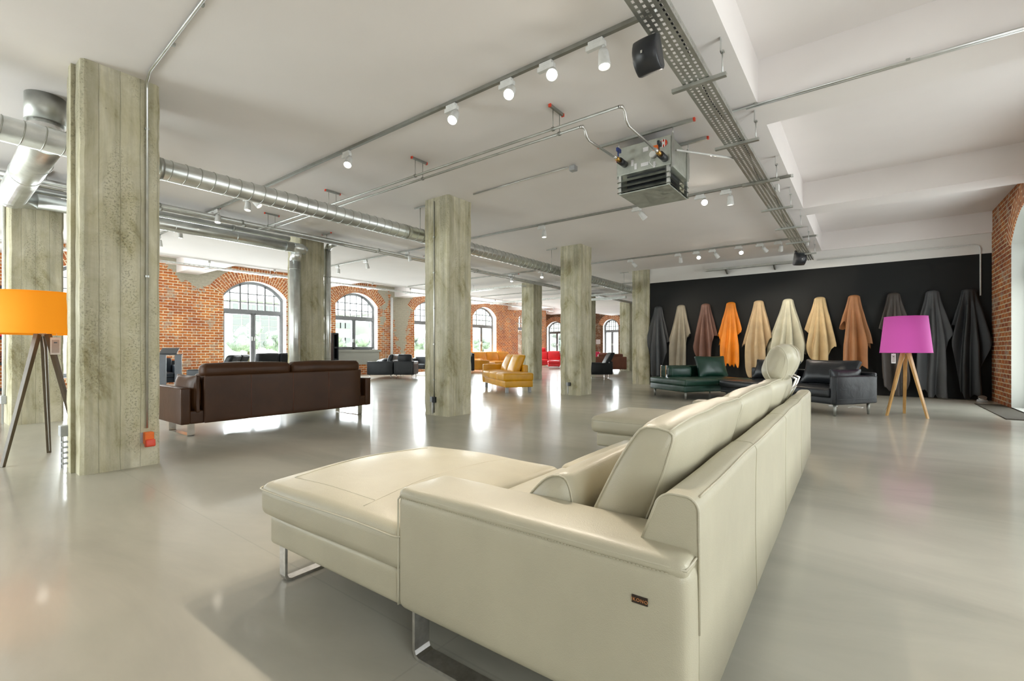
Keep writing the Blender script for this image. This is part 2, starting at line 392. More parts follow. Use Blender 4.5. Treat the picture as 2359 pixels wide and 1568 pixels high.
# ------------------------------------------------------------------ room shell
def wallpt(mode,pos,out):
    # a: along wall, d: depth outwards, z
    if mode=='X': return lambda a,d,z:(a,pos+out*d,z)
    return lambda a,d,z:(pos+out*d,a,z)
ARC=18
def arcz(a,c,hw,zs,rise):
    R=(hw*hw+rise*rise)/(2*rise); return zs+rise-R+math.sqrt(max(0,R*R-(a-c)**2))
def archwall(name,mode,pos,out,a0,a1,zt,wins,mat,th=.5,zs=3.1,rise=.56,flip=False):
    P=wallpt(mode,pos,out); mb=MB()
    def quad(aa,ab,z0a,z0b,z1a,z1b):
        for d in (0,th):
            q=[P(aa,d,z0a),P(ab,d,z0b),P(ab,d,z1b),P(aa,d,z1a)]
            mb.add(q,[(0,1,2,3)] )
    cur=a0
    for (c,hw,z0) in sorted(wins):
        quad(cur,c-hw,0,0,zt,zt)
        if z0>.05: quad(c-hw,c+hw,0,0,z0,z0)
        for i in range(ARC):
            x0=c-hw+2*hw*i/ARC; x1=c-hw+2*hw*(i+1)/ARC
            quad(x0,x1,arcz(x0,c,hw,zs,rise),arcz(x1,c,hw,zs,rise),zt,zt)
        cur=c+hw
    quad(cur,a1,0,0,zt,zt)
    q=[P(a0,0,zt),P(a1,0,zt),P(a1,th,zt),P(a0,th,zt)]; mb.add(q,[(0,1,2,3)])
    for a in (a0,a1): mb.add([P(a,0,0),P(a,th,0),P(a,th,zt),P(a,0,zt)],[(0,1,2,3)])
    return struct(mb.build(name,mat))
def window(n,mode,pos,out,c,hw,z0,revmat,zs=3.1,rise=.56,sb=.30,brick=None,ringw=.5,wall=None):
    P=wallpt(mode,pos,out)
    root=bpy.data.objects.new('window_%d'%n,None); C.objects.link(root); root['kind']='structure'
    arc=[(c-hw+2*hw*i/ARC) for i in range(ARC+1)]
    prof=[(c-hw,z0)]+[(a,arcz(a,c,hw,zs,rise)) for a in arc]+[(c+hw,z0)]
    # reveal
    mb=MB(); k=len(prof); vs=[P(a,0,z) for a,z in prof]+[P(a,.5,z) for a,z in prof]
    mb.add(vs,[(i,i+1,k+i+1,k+i) for i in range(k-1)]+[(k-1,0,k,2*k-1)])
    mb.build('reveal',revmat,root)
    # frame
    def bar(mb,a0_,za,a1_,zb,w_,d0,d1):
        v=Vector((a1_-a0_,zb-za)); l=v.length
        if l<1e-6: return
        v/=l; nn=Vector((-v.y,v.x))*w_/2
        q=[(a0_+nn.x,za+nn.y),(a0_-nn.x,za-nn.y),(a1_-nn.x,zb-nn.y),(a1_+nn.x,zb+nn.y)]
        vs=[P(x,d0,z) for x,z in q]+[P(x,d1,z) for x,z in q]
        mb.add(vs,[(0,1,2,3),(7,6,5,4),(0,4,5,1),(1,5,6,2),(2,6,7,3),(3,7,4,0)])
    mb=MB(); ins=.05
    def inset(a,z): return (c+(a-c)*(1-ins/hw), z-ins if z>z0+.01 else z+ins)
    pi_=[inset(a,z) for a,z in prof]
    for i in range(len(pi_)-1): bar(mb,*pi_[i],*pi_[i+1],.10,sb,sb+.09)
    bar(mb,*pi_[-1],*pi_[0],.12,sb,sb+.09)
    zt=2.55
    bar(mb,c-hw,zt,c+hw,zt,.12,sb-.01,sb+.09)
    mb.build('frame',M['frame'],root)
    mb=MB(); bar(mb,c,z0,c,zt,.07,sb,sb+.08)
    for s_ in (-1,1):
        xa=c+s_*.05; xb=c+s_*(hw-.1)
        for (p,q) in (((xa,z0+.08),(xa,zt-.07)),((xb,z0+.08),(xb,zt-.07)),((xa,z0+.09),(xb,z0+.09)),((xa,zt-.09),(xb,zt-.09))):
            bar(mb,*p,*q,.07,sb-.02,sb+.05)
    mb.build('casement',M['frame'],root)
    mb=MB()
    for f_ in (-.5,.5):
        a=c+f_*hw*.93*.86; bar(mb,a,zt,a,arcz(a,c,hw,zs,rise)-.05,.06,sb,sb+.07)
    for f_ in (-.71,-.145,.145,.71):
        a=c+f_*hw; bar(mb,a,zt,a,arcz(a,c,hw,zs,rise)-.05,.036,sb+.01,sb+.05)
    for z in (2.88,3.2):
        R=(hw*hw+rise*rise)/(2*rise); e=hw if z<zs else math.sqrt(max(0,R*R-(z-(zs+rise-R))**2))
        e=min(e,hw)-.06
        if e>.1: bar(mb,c-e,z,c+e,z,.034,sb+.01,sb+.05)
    mb.build('glazing_bar',M['frame'],root)
    mb=MB()
    for s_ in (-1,1):
        mb.add([P(c+s_*.04-.012,sb-.05,1.45),P(c+s_*.04+.012,sb-.05,1.45),P(c+s_*.04+.012,sb-.05,1.60),P(c+s_*.04-.012,sb-.05,1.60),
                P(c+s_*.04-.012,sb-.02,1.45),P(c+s_*.04+.012,sb-.02,1.45),P(c+s_*.04+.012,sb-.02,1.60),P(c+s_*.04-.012,sb-.02,1.60)],
               [(0,1,2,3),(7,6,5,4),(0,4,5,1),(1,5,6,2),(2,6,7,3),(3,7,4,0)])
    mb.build('handle',M['wpl'],root)
    mb=MB(); pg=[(a,z) for a,z in pi_]; vs=[P(a,sb+.04,z) for a,z in pg]; mb.add(vs,[list(range(len(vs)))]); mb.build('glass_pane',M['glass'],root)
    if brick:
        R=(hw*hw+rise*rise)/(2*rise); zc=zs+rise-R; th0=math.asin(hw/R); nb=40
        mb=MB(); mb.uv=[]; vs=[]; fs=[]
        ext=th0+.04
        for i in range(nb+1):
            th=-ext+2*ext*i/nb
            for (rr,d) in ((R+.005,-.012),(R+ringw,-.012),(R+ringw,.02),(R+.005,.02)):
                z=min(zc+rr*math.cos(th),4.11); vs.append(P(c+rr*math.sin(th),d,z)); mb.uv.append((rr-R,th*(R+.25)))
        for i in range(nb):
            b=i*4
            for j in range(4): fs.append((b+j,b+(j+1)%4,b+4+(j+1)%4,b+4+j))
        mb.add(vs,fs); o=mb.build('brick_arch',brick,root)
    return root
struct(MB().box((XB,YR-.5,-.25),(XF+.5,YL+.5,0)).build('floor',M['floor']))
o=MB().box((27.8,YL+.5,-.25),(XF+.5,21.4,0)).build('floor_alcove',M['floor']); struct(o)
# ceiling: low slab over the middle, raised bays with beams at both long sides
ce=MB().box((XB,YE0,H),(XF+.5,YE1,H+.6)); ce.box((XB,YR-.5,HB),(XF+.5,YE0,HB+.2)); ce.box((XB,YE1,HB),(XF+.5,YL+.5,HB+.2)); ce.box((27.8,YL+.5,HB),(XF+.5,21.4,HB+.2))
ceil=struct(ce.build('ceiling',M['ceil']))
for i,x in enumerate(COLX):
    if x<XW: struct(MB().box((x-.02,YR,H),(x+.52 if x<14 else x+.8,YE0,HB)).build('trim_%d'%(i+1),M['ceil']))
    struct(MB().prism([(YE1,H),(YL,H),(YL,HB),(YE1,HB)],x+.05,x+.68,'x').build('trim_%d'%(i+11),M['ceil']))
archwall('wall_left','X',YL,1,XB,27.8,HB,WINL,M['brickX'])
archwall('wall_right','X',YR,-1,XB,XW,HB,WINR,M['brickXr'])
archwall('wall_far','Y',XF,1,5.0,21.4,HB,WINF,M['brickY'],rise=.45,zs=2.95)
struct(MB().box((XW,YR-.5,0),(XW+.2,5.43,3.22)).build('wall_black',M['black_wall']))
struct(MB().box((XW+.002,YR-.5,3.22),(XW+.2,5.448,HB)).build('wall_black_upper',M['white']))
struct(MB().box((XW+.2,5.0,0),(XF+.5,5.2,HB)).build('wall_partition',M['white']))
archwall('wall_back','Y',XB,-1,YR,YL,HB,WINB_ADDED,M['white'])
struct(MB().box((27.6,YL+.5,0),(27.8,21.4,HB)).build('wall_alcove_side',M['brickY']))
struct(MB().box((27.6,21.4,0),(XF+.5,21.6,HB)).build('wall_alcove_end',M['brickX']))
k=1
for c,hw,z0 in WINL: window(k,'X',YL,1,c,hw,z0,M['reveal'],brick=M['brickU']); k+=1
for c,hw,z0 in WINR: wr_=window(k,'X',YR,-1,c,hw,z0,M['greyrev'],brick=M['brickU'],ringw=.42); k+=1
for z in (.5,1.55,2.6): MB().box((12.64,YR-.30,z),(12.70,YR-.22,z+.12)).build('hinge',M['galv'],wr_)
for c,hw,z0 in WINB_ADDED: window(k,'Y',XB,-1,c,hw,z0,M['reveal']); k+=1  # added windows, out of view, frames for the extra light from behind
for c,hw,z0 in WINF: window(k,'Y',XF,1,c,hw,z0,M['reveal'],zs=2.95,rise=.45,brick=M['brickU'],ringw=.4); k+=1
struct(MB().box((11.1,YL-.06,1.02),(13.6,YL+.3,1.12)).build('trim_30',M['greyrev']))
struct(MB().box((11.2,YL-.03,.45),(13.5,YL+.02,1.02)).build('trim_31',M['greyrev']))

# ------------------------------------------------------------------ concrete columns
def column(x,y,label,seed,notch=False):
    mb=MB(); n=8; nz=60; e=.025
    t=thing('concrete_column',label,'column',(x+CW/2,y+CW/2,0),0,'board-marked concrete columns'); t['kind']='thing'
    h=CW/2; ring=[]
    for s1,s2 in ((-1,-1),(1,-1),(1,1),(-1,1)):
        nx=s1; ny=s2
        if s1*s2>0: ring+=[(nx*h,ny*(h-e)),(nx*(h-e),ny*h)]
        else: ring+=[(nx*(h-e),ny*h),(nx*h,ny*(h-e))]
    # subdivide the sides
    R=[]
    for i in range(8):
        a=ring[i]; b=ring[(i+1)%8]; m=1 if i%2==0 else 7
        for j in range(m): R.append((a[0]+(b[0]-a[0])*j/m,a[1]+(b[1]-a[1])*j/m,m==1 or j==0))
    K=len(R); vs=[]; fs=[]
    for kz in range(nz+1):
        z=(H+.0)*kz/nz
        for (a,b_,ed) in R:
            q=Vector((a+seed*7,b_,z)); d=mnoise.noise(q*Vector((9,9,4)).x)*.004 if False else mnoise.noise(Vector((q.x*9,q.y*9,q.z*5)))*.005
            if ed: d-=max(0,mnoise.noise(Vector((q.x*3,q.y*3,q.z*6+seed))))*.022
            flare=.012*max(0,1-abs(z-1.0)/.9) if False else 0
            l=math.hypot(a,b_); vs.append((a*(1+d/l+flare),b_*(1+d/l+flare),z))
    for kz in range(nz):
        for j in range(K): fs.append((kz*K+j,kz*K+(j+1)%K,(kz+1)*K+(j+1)%K,(kz+1)*K+j))
    mb.add(vs,fs,False); mb.build('shaft',M['conc'],t)
    if notch: 
        MB().box((-h-.03,-.10,0),(-h+.005,.0,H),).build('chamfer_board',M['conc'],t)
    return t
Y1=5.45; Y2=9.9
c1=column(.94,Y1,'big rough concrete column nearest the camera, with a red power socket near its foot',1,True)
c2=column(5.43,Y1,'concrete column left of the mustard sofa, with a thin conduit and socket box',2)
c3=column(9.89,Y1,'concrete column right of the mustard sofa, with a small dark switch box low down',3)
c4=column(14.36,Y1,'brownish concrete column standing at the left end of the black wall',4)
column(.94,Y2,'concrete column at the far left behind the orange-shaded lamp',5)
column(5.31,Y2,'concrete column flanked by two silver vertical ducts behind the brown sofa',6)
column(9.89,Y2,'concrete column hidden behind the middle column with the thin conduit',7)
column(14.36,Y2,'concrete column directly behind the mustard sofa',8)
column(18.83,Y2,'concrete column hidden behind the column right of the mustard sofa',9)
column(23.3,Y2,'distant pale concrete column behind the black recliner, beside the brown sofa',10)
column(18.83,Y1+.6,'distant concrete column behind the black wall end',11)
column(-3.53,Y1,'concrete column behind the camera',12)

# ------------------------------------------------------------------ cream corner sofa in the foreground
def U_leg(mb,p,axis,length,h,w_=.05,t=.012,r=.03):
    # flat steel loop: two posts and a floor bar, running along axis from p
    pts=[(0,h),(0,r),(r*.3,r*.3),(r,0),(length-r,0),(length-r*.3,r*.3),(length,r),(length,h)]
    for i in range(len(pts)-1):
        (a,z0),(b,z1)=pts[i],pts[i+1]; v=Vector((b-a,z1-z0)).normalized(); n=Vector((-v.y,v.x))*t
        q=[(a,z0),(b,z1),(b+n.x,z1+n.y),(a+n.x,z0+n.y)]
        def mk(u,z,s_): 
            z=max(z,0.0)
            return (p[0]+u,p[1]+s_*w_/2,z) if axis=='x' else (p[0]+s_*w_/2,p[1]+u,z)
        vs=[mk(u,z,-1) for u,z in q]+[mk(u,z,1) for u,z in q]
        mb.add(vs,[(0,1,2,3),(7,6,5,4),(0,4,5,1),(1,5,6,2),(2,6,7,3),(3,7,4,0)])
def loop_path(a,b,r,z,puff=(0,0,0),n=10,fn=None,inset=0):
    # closed rounded rectangle at height z
    x0,y0=a; x1,y1=b; P=[]
    for (cx_,cy_,t0) in ((x1-r,y1-r,0),(x0+r,y1-r,PI/2),(x0+r,y0+r,PI),(x1-r,y0+r,1.5*PI)):
        for i in range(7): 
            t=t0+PI/2*i/6; P.append((cx_+r*math.cos(t),cy_+r*math.sin(t),z))
    out=[]
    for i in range(len(P)):
        p=Vector(P[i]); q=Vector(P[(i+1)%len(P)]); m=max(1,int((q-p).length/.06))
        for j in range(m):
            c_=p+(q-p)*j/m; out.append(fn(tuple(c_)) if fn else tuple(c_))
    return out
def cream_sofa():
    t=thing('corner_sofa','large cream leather sofa with two chaise ends, chrome loop legs and a raised headrest','sofa',(1.1,.335,0),math.radians(1.07))
    m=M['cream']; L_=3.93
    wob=lambda k,s:(lambda p:(p[0]+mnoise.noise(Vector(p)*k)*s,p[1]+mnoise.noise(Vector(p)*k+Vector((5,1,2)))*s,p[2]+mnoise.noise(Vector(p)*k+Vector((9,4,7)))*s))
    # plinth / base
    MB().rbox((.012,1.0,.168),(1.13,1.955,.305),.02,(.0,.004,.0)).rbox((.19,.12,.17),(3.80,1.0,.30),.02).rbox((3.04,.9,.168),(3.93,1.70,.30),.02).build('base',m,t)
    # arm with padded top that narrows at the front
    def armfn(p):
        x,y,z=p
        if z>.5: 
            x=x+(.02 if x>.1 else 0)*0
        return (x,y,z+mnoise.noise(Vector((x*3,y*4,0)))*.004)
    a=MB().rbox((0,-.008,.165),(.24,1.015,.585),.035,(.004,.004,0),k=10).build('armrest',m,t)
    MB().rbox((.002,-.006,.550),(.25,1.012,.602),.025,(.0,.0,.010),k=12,fn=wob(6,.003)).build('padding',m,a)
    pp=[(.006,1.01,.18+.38*i/8) for i in range(9)]+[(.006,.99-i*.05,.583) for i in range(20)]+[(.01,-.002,.583),(.06,-.006,.588),(.2,-.006,.592)]
    MB().tube(pp,.0035,6).build('piping',M['creamp'],a)
    # stitches along the arm seam
    mb=MB()
    for i in range(95):
        y=.04+i*.0102; mb.cbox((.0,y,.5705),(.003,.006,.0022))
    mb.build('stitching',M['creamp'],a)
    MB().rbox((3.80,.02,.165),(4.0,1.0,.585),.022,k=6).build('armrest',m,t)
    # name tag on the outer arm
    lb=MB().box((-.004,.085,.477),(.0,.125,.496)).build('label_patch',M['label'],a)
    cu=bpy.data.curves.new('lettering','FONT'); cu.body='IKONO'; cu.size=.0115; cu.align_x='CENTER'; cu.align_y='CENTER'; cu.extrude=.0003; cu.space_character=1.15
    cu.materials.append(M['gold']); t0_=bpy.data.objects.new('lettering',cu); me_=bpy.data.meshes.new_from_object(t0_); bpy.data.objects.remove(t0_); to=bpy.data.objects.new('lettering',me_); C.objects.link(to); to.parent=a
    to.location=(-.0045,.105,.486); to.rotation_euler=(PI/2,0,-PI/2)
    # back shell: swept profile with rounded crown
    prof=[(.15,.30),(.145,.50),(.135,.60)]+[(.050+.048*math.cos(a),.687+.048*math.sin(a)) for a in [math.radians(15+75*i/7) for i in range(8)]]+[(.022+.034*math.cos(a),.701+.034*math.sin(a)) for a in [math.radians(90+90*i/6) for i in range(7)]]+[(-.012,.60),(-.012,.40),(-.012,.165),(.15,.165)]
    def shp(x,y,z):
        return (x,y+mnoise.noise(Vector((x*1.6,z*3,1)))*.007,z+mnoise.noise(Vector((x*2,0,4)))*.006*(1 if z>.6 else 0))
    nx=60; K=len(prof); vs=[shp(.085+3.843*i/nx,y,z) for i in range(nx+1) for y,z in prof]; mb=MB()
    mb.add(vs,[(i*K+j,i*K+(j+1)%K,(i+1)*K+(j+1)%K,(i+1)*K+j) for i in range(nx) for j in range(K)],True)
    mb.add([vs[j] for j in range(K)],[list(range(K))[::-1]]).add([vs[nx*K+j] for j in range(K)],[list(range(K))])
    b=mb.build('back_shell',m,t)
    for xs in (.93,1.95,2.98):
        MB().tube([Vector(shp(xs,y,z))+Vector((0,-.0005,0)) for y,z in prof[3:-1]],.0026,6).build('seam',M['creamp'],b)
    MB().tube([vs[j] for j in range(2,K-2)],.0035,6).build('piping',M['creamp'],b)
    MB().tube([vs[nx*K+j] for j in range(2,K-2)],.0035,6).build('piping',M['creamp'],b)
    MB().tube([Vector(shp(.13+3.78*i/80,-.003,.7262)) for i in range(81)],.0028,6).build('top_seam',M['creamp'],b)
    # chaise cushion (near)
    def chfn(p):
        x,y,z=p; k_=max(0,(z-.36)/.1)
        z+=k_*(.012*mnoise.noise(Vector((x*2.3,y*2.3,2)))-.01*max(0,1-abs(y-1.6)/.5)*0)
        z+= k_*.018*(1-min(1,abs(x-.57)/.57)**2)
        return (x+.004*math.sin(y*6),y,z)
    c=MB().rbox((.0,.99,.292),(1.15,2.035,.452),.045,(.006,.012,.035),k=14,m=4,fn=chfn).build('chaise_cushion',m,t)
    MB().tube(loop_path((-.001,.99),(1.151,2.036),.045,.425,fn=lambda p:(p[0]+.004*math.sin(p[1]*6)+(.004 if p[0]>.6 else -.004),p[1]+(.006 if p[1]>1.5 else 0),p[2]+.005*mnoise.noise(Vector(p)*2))),.0035,6,closed=True).build('piping',M['creamp'],c)
    def topz(x,y):
        px=(x-.575); py=(y-1.5275)
        z=.452+.035*max(0,1-(px/.575)**2)*max(0,1-(py/.5375)**2)
        k_=(z-.36)/.1; return z+k_*(.012*mnoise.noise(Vector((x*2.3,y*2.3,2)))+.018*(1-min(1,abs(x-.57)/.57)**2))
    MB().tube([(x,1.30,topz(x,1.30)-.001) for x in [.07+1.0*i/30 for i in range(31)]],.0028,6).build('seam',M['creamp'],c)
    mb=MB(); mb.tube([(.13,y,topz(.13,y)-.001) for y in [1.3+.64*i/20 for i in range(21)]]+[(x,1.94,topz(x,1.94)-.001) for x in [.13+.9*i/20 for i in range(21)]],.0024,6)
    mb.build('seam',M['creamp'],c)
    # seat between the chaises and the corner seat under the back cushions
    for (xa,xb) in ((1.155,2.08),(2.085,3.01)):
        MB().rbox((xa,.2,.295),(xb,1.02,.46),.045,(.0,.01,.03)).build('seat_cushion',m,t)
    MB().rbox((.22,.2,.295),(1.15,1.0,.455),.04,(0,0,.02)).build('seat_cushion',m,t)
    f=MB().rbox((3.02,.2,.295),(3.95,1.76,.455),.05,(.01,.012,.04),k=10,m=4).build('chaise_cushion',m,t)
    MB().tube(loop_path((3.017,.2),(3.953,1.763),.05,.42,),.0035,6,closed=True).build('piping',M['creamp'],f)
    # leaning back cushions, lofted
    def backc(x0,x1,seed,zt=.885,lean=.30):
        mb=MB(); nx=26; ns=28; vs=[]; fs=[]
        for i in range(nx+1):
            u=i/nx; x=x0+(x1-x0)*u; e=1-abs(2*u-1)**6
            bul=.72+.28*(1-abs(2*u-1)**4)
            for j in range(ns):
                a=2*PI*j/ns; ca,sa=math.cos(a),math.sin(a)
                # superellipse profile in local (thickness, height)
                p=abs(ca)**.62*(1 if ca>0 else -1)*.118*bul; q=abs(sa)**.55*(1 if sa>0 else -1)*.235*(.965+.035*e)
                p*=(1+.30*(-q/.235)*.6)
                yy=.245+p-q*.43; zz=.655+q
                nz=mnoise.noise(Vector((x*3.2+seed,a*1.3,seed)))*.012
                xo=(.020*bul*(1-abs(q)/.235) if 0 else 0)
                vs.append((x+xo,yy+nz,zz+nz*.6-(.012*(1-e))))
        for i in range(nx):
            for j in range(ns): fs.append((i*ns+j,(i+1)*ns+j,(i+1)*ns+(j+1)%ns,i*ns+(j+1)%ns))
        # end gussets
        for i,sg in ((0,-1),(nx,1)):
            b_=len(vs); cc=[sum(vs[i*ns+j][k2] for j in range(ns))/ns for k2 in range(3)]
            for rr in (.75,.4):
                for j in range(ns):
                    v=vs[i*ns+j]; vs.append((v[0]+sg*.022*(1-rr**2),cc[1]+(v[1]-cc[1])*rr,cc[2]+(v[2]-cc[2])*rr))
            vs.append((cc[0]+sg*.024,cc[1],cc[2]))
            for (A_,B_) in ((i*ns,b_),(b_,b_+ns)):
                for j in range(ns):
                    q_=(A_+j,A_+(j+1)%ns,B_+(j+1)%ns,B_+j); fs.append(q_ if sg<0 else q_[::-1])
            for j in range(ns):
                q_=(b_+ns+j,b_+ns+(j+1)%ns,b_+2*ns); fs.append(q_ if sg<0 else q_[::-1])
        mb.add(vs,fs,True); o=mb.build('back_cushion',m,t)
        for i in (0,nx): MB().tube([vs[i*ns+j] for j in range(ns)],.0035,6,closed=True).build('piping',M['creamp'],o)
        for q_ in (ns//4+1,): MB().tube([Vector(vs[i*ns+ns//4+1])+Vector((0,-.002,.001)) for i in range(nx+1)],.0028,6).build('seam',M['creamp'],o)
        return o
    backc(.255,1.30,1); backc(1.31,2.36,7); backc(2.37,3.55,13)
    # lumbar roll with D-shaped ends
    def roll(x0,x1,yc,z0,hy,hz,seed):
        mb=MB(); vs=[];fs=[];ns=24;nx=16
        for i in range(nx+1):
            u=i/nx; x=x0+(x1-x0)*u; e=.93+.07*(1-abs(2*u-1)**4)
            for j in range(ns):
                a=2*PI*j/ns; ca,sa=math.cos(a),math.sin(a)
                p=abs(ca)**.8*(1 if ca>0 else -1)*hy*e; q=abs(sa)**.8*(1 if sa>0 else -1)*hz*e
                if q<0: q*=.9
                vs.append((x,yc+p*(1-.35*q/hz)-q*.38+mnoise.noise(Vector((x*4,a,seed)))*.006,z0+hz+q))
        for i in range(nx):
            for j in range(ns): fs.append((i*ns+j,(i+1)*ns+j,(i+1)*ns+(j+1)%ns,i*ns+(j+1)%ns))
        for i,sg in ((0,-1),(nx,1)):
            b_=len(vs); cc=[sum(vs[i*ns+j][k2] for j in range(ns))/ns for k2 in range(3)]; vs.append((cc[0]+sg*.012,cc[1],cc[2]))
            for j in range(ns):
                q_=(i*ns+j,i*ns+(j+1)%ns,b_); fs.append(q_ if sg<0 else q_[::-1])
        mb.add(vs,fs,True); o=mb.build('lumbar_cushion',m,t)
        pm=MB(); pm.tube([vs[j] for j in range(ns)],.0035,6,closed=True); pm.build('piping',M['creamp'],o)
    roll(.24,1.12,.52,.452,.10,.118,3); roll(1.25,2.2,.56,.455,.085,.105,5); roll(2.62,3.4,.50,.46,.09,.15,8)
    # headrest on chromed rods
    hm=MB().rbox((-.27,-.08,-.14),(.27,.08,.14),.075,(.02,.03,.02),k=8,m=5,fn=wob(5,.006),M=T(3.08,.13,.995,0,math.radians(24)))
    ho=hm.build('headrest',m,t)
    R_=T(3.08,.13,.995,0,math.radians(24))
    MB().tube([R_@Vector((-.272,.0,0))+Vector((-.012,.07*math.cos(a)*1.0,.132*math.sin(a))) for a in [2*PI*i/24 for i in range(24)]],.003,6,closed=True).build('piping',M['creamp'],ho)
    for xs,kk in ((-.10,1.0),(.12,1.0)): MB().tube([R_@Vector((xs,(.104 if 1 else 0)*math.cos(a)*(abs(math.cos(a))**-.15 if abs(math.cos(a))>.05 else 1),.157*math.sin(a))) for a in [2*PI*i/32 for i in range(32)]],.003,6,closed=True).build('seam',M['creamp'],ho)
    for xx in (2.93,2.98,3.18,3.23):
        MB().tube([(xx,.10,.93),(xx,.02,.885),(xx,.05,.80),(xx,.09,.72)],.006,8).build('headrest_rod',M['chrome'],ho)
    # chrome legs
    for (p,ax,ln) in (((.03,1.87,0),'x',.46),((.055,.12,0),'y',.83),((.92,.07,0),'x',.35),((2.88,.09,0),'x',.12),((3.83,.09,0),'x',.1),((3.3,1.6,0),'x',.46),((1.9,.95,0),'x',.3)):
        mb=MB(); U_leg(mb,p,ax,ln,.17,.05 if ax=='x' else .07); mb.build('leg',M['brushed'],t)
    return t
cream_sofa()

# ------------------------------------------------------------------ generic upholstered seat builder
def seatunit(name,label,cat,org,rz,W,D,mat,arms=(1,1),armw=.16,armh=.60,sh=.44,bh=.74,ch=.90,z0=.15,nseat=2,nback=2,legs='post',legm=None,bt=.14,ct=.16,group=None,puff=.03,lean=.22,shell=None,legh=None,cover=1.0,backfrom=0.0,backto=0.0,basez=.30):
    t=thing(name,label,cat,(org[0],org[1],0),rz,group)
    legm=legm or M['chrome']
    xl=armw if arms[0] else 0; xr=W-(armw if arms[1] else 0)
    MB().rbox((xl,.02,z0),(xr,D-.02,basez),.02,(0,.004,0),k=3,m=2).build('base',mat,t)
    sw=(xr-xl)/nseat
    for i in range(nseat):
        MB().rbox((xl+sw*i+.004,bt*.8 if backfrom+backto==0 else .0,basez-.005),(xl+sw*(i+1)-.004,D+.02,sh),.04,(0.004,.012,puff),k=5,m=3,fn=lambda p:(p[0],p[1],p[2]+.006*mnoise.noise(Vector(p)*5))).build('seat_cushion',mat,t)
    for s_,on in ((0,arms[0]),(1,arms[1])):
        if on:
            x=0 if s_==0 else W-armw
            a=MB().rbox((x,0,z0),(x+armw,D,armh),.025,(.006,.004,.008),k=4,m=3).build('armrest',mat,t)
            MB().tube([(x+(0 if s_==0 else armw),.01,armh-.02)]+[(x+(0 if s_==0 else armw),D*i/8,armh-.008) for i in range(1,9)]+[(x+(0 if s_==0 else armw),D,z0+.05)],.004,6).build('piping',mat,a)
    bx0=xl+backfrom
    MB().rbox((bx0 if not arms[0] else 0,0,z0 if backfrom+backto==0 else basez+.01),((xr if not arms[1] else W)-backto,bt,bh),.03,(0,.004,.004),k=6,m=3).build('back_rest',mat,t)
    if nback:
        bw=(xr-bx0)*cover/nback
        for i in range(nback):
            def fn(p,sd=i):
                x,y,z=p; y-=(z-sh)*lean; n=mnoise.noise(Vector((x*5+sd*3,y*5,z*5)))*.010; return (x,y+n,z+n*.5)
            MB().rbox((bx0+bw*i+.006,bt+.01,sh-.02),(bx0+bw*(i+1)-.006,bt+ct+.03,ch),.06,(.004,.035,.01),k=6,m=4,fn=fn).build('back_cushion',mat,t)
    lh=z0
    if legs=='post':
        for (x,y) in ((.1,.08),(W-.1,.08),(.1,D-.1),(W-.1,D-.1)):
            MB().lathe([(.0,0),(.016,0),(.026,lh+.01),(0,lh+.01)],10,M=T(x,y)).build('leg',legm,t)
    elif legs=='block':
        for (x,y) in ((.1,.08),(W-.1,.08),(.1,D-.1),(W-.1,D-.1)):
            MB().cbox((x,y,lh/2+.005),(.07,.07,lh+.01)).build('leg',legm,t,bevel=.004)
    elif legs=='loop':
        for x in (.13,W-.13):
            mb=MB(); U_leg(mb,(x,.13,0),'y',D-.3,lh+.01,.07,.01); mb.build('leg',legm,t)
    elif legs=='thin':
        for (x,y) in ((.08,.08),(W-.08,.08),(.08,D-.08),(W-.08,D-.08)):
            MB().cyl((x,y,0),(x,y,lh+.01),.012,n=10).build('leg',legm,t)
    return t
def pillow(name,label,cat,mat,loc,size,rot,group=None,seed=0):
    w_,h_,d_=size
    def fn(p):
        x,y,z=p; u=abs(x/(w_/2)); v=abs(z/(h_/2)); f=max(.08,(1-u**3)*(1-v**3))**.5
        y*=f; n=mnoise.noise(Vector((x*8+seed,y*3,z*8)))*.008
        c_=1-.10*(u*u*(1-v*v)+v*v*(1-u*u)) ; return (x*(1-.06*(1-v*v)*u*u),y+n,z*(1-.06*(1-u*u)*v*v))
    o=MB().rbox((-w_/2,-d_/2,-h_/2),(w_/2,d_/2,h_/2),.03,k=12,m=3,fn=fn).build(name,mat)
    o.location=loc; o.rotation_euler=rot; return tag(o,label,cat,group)
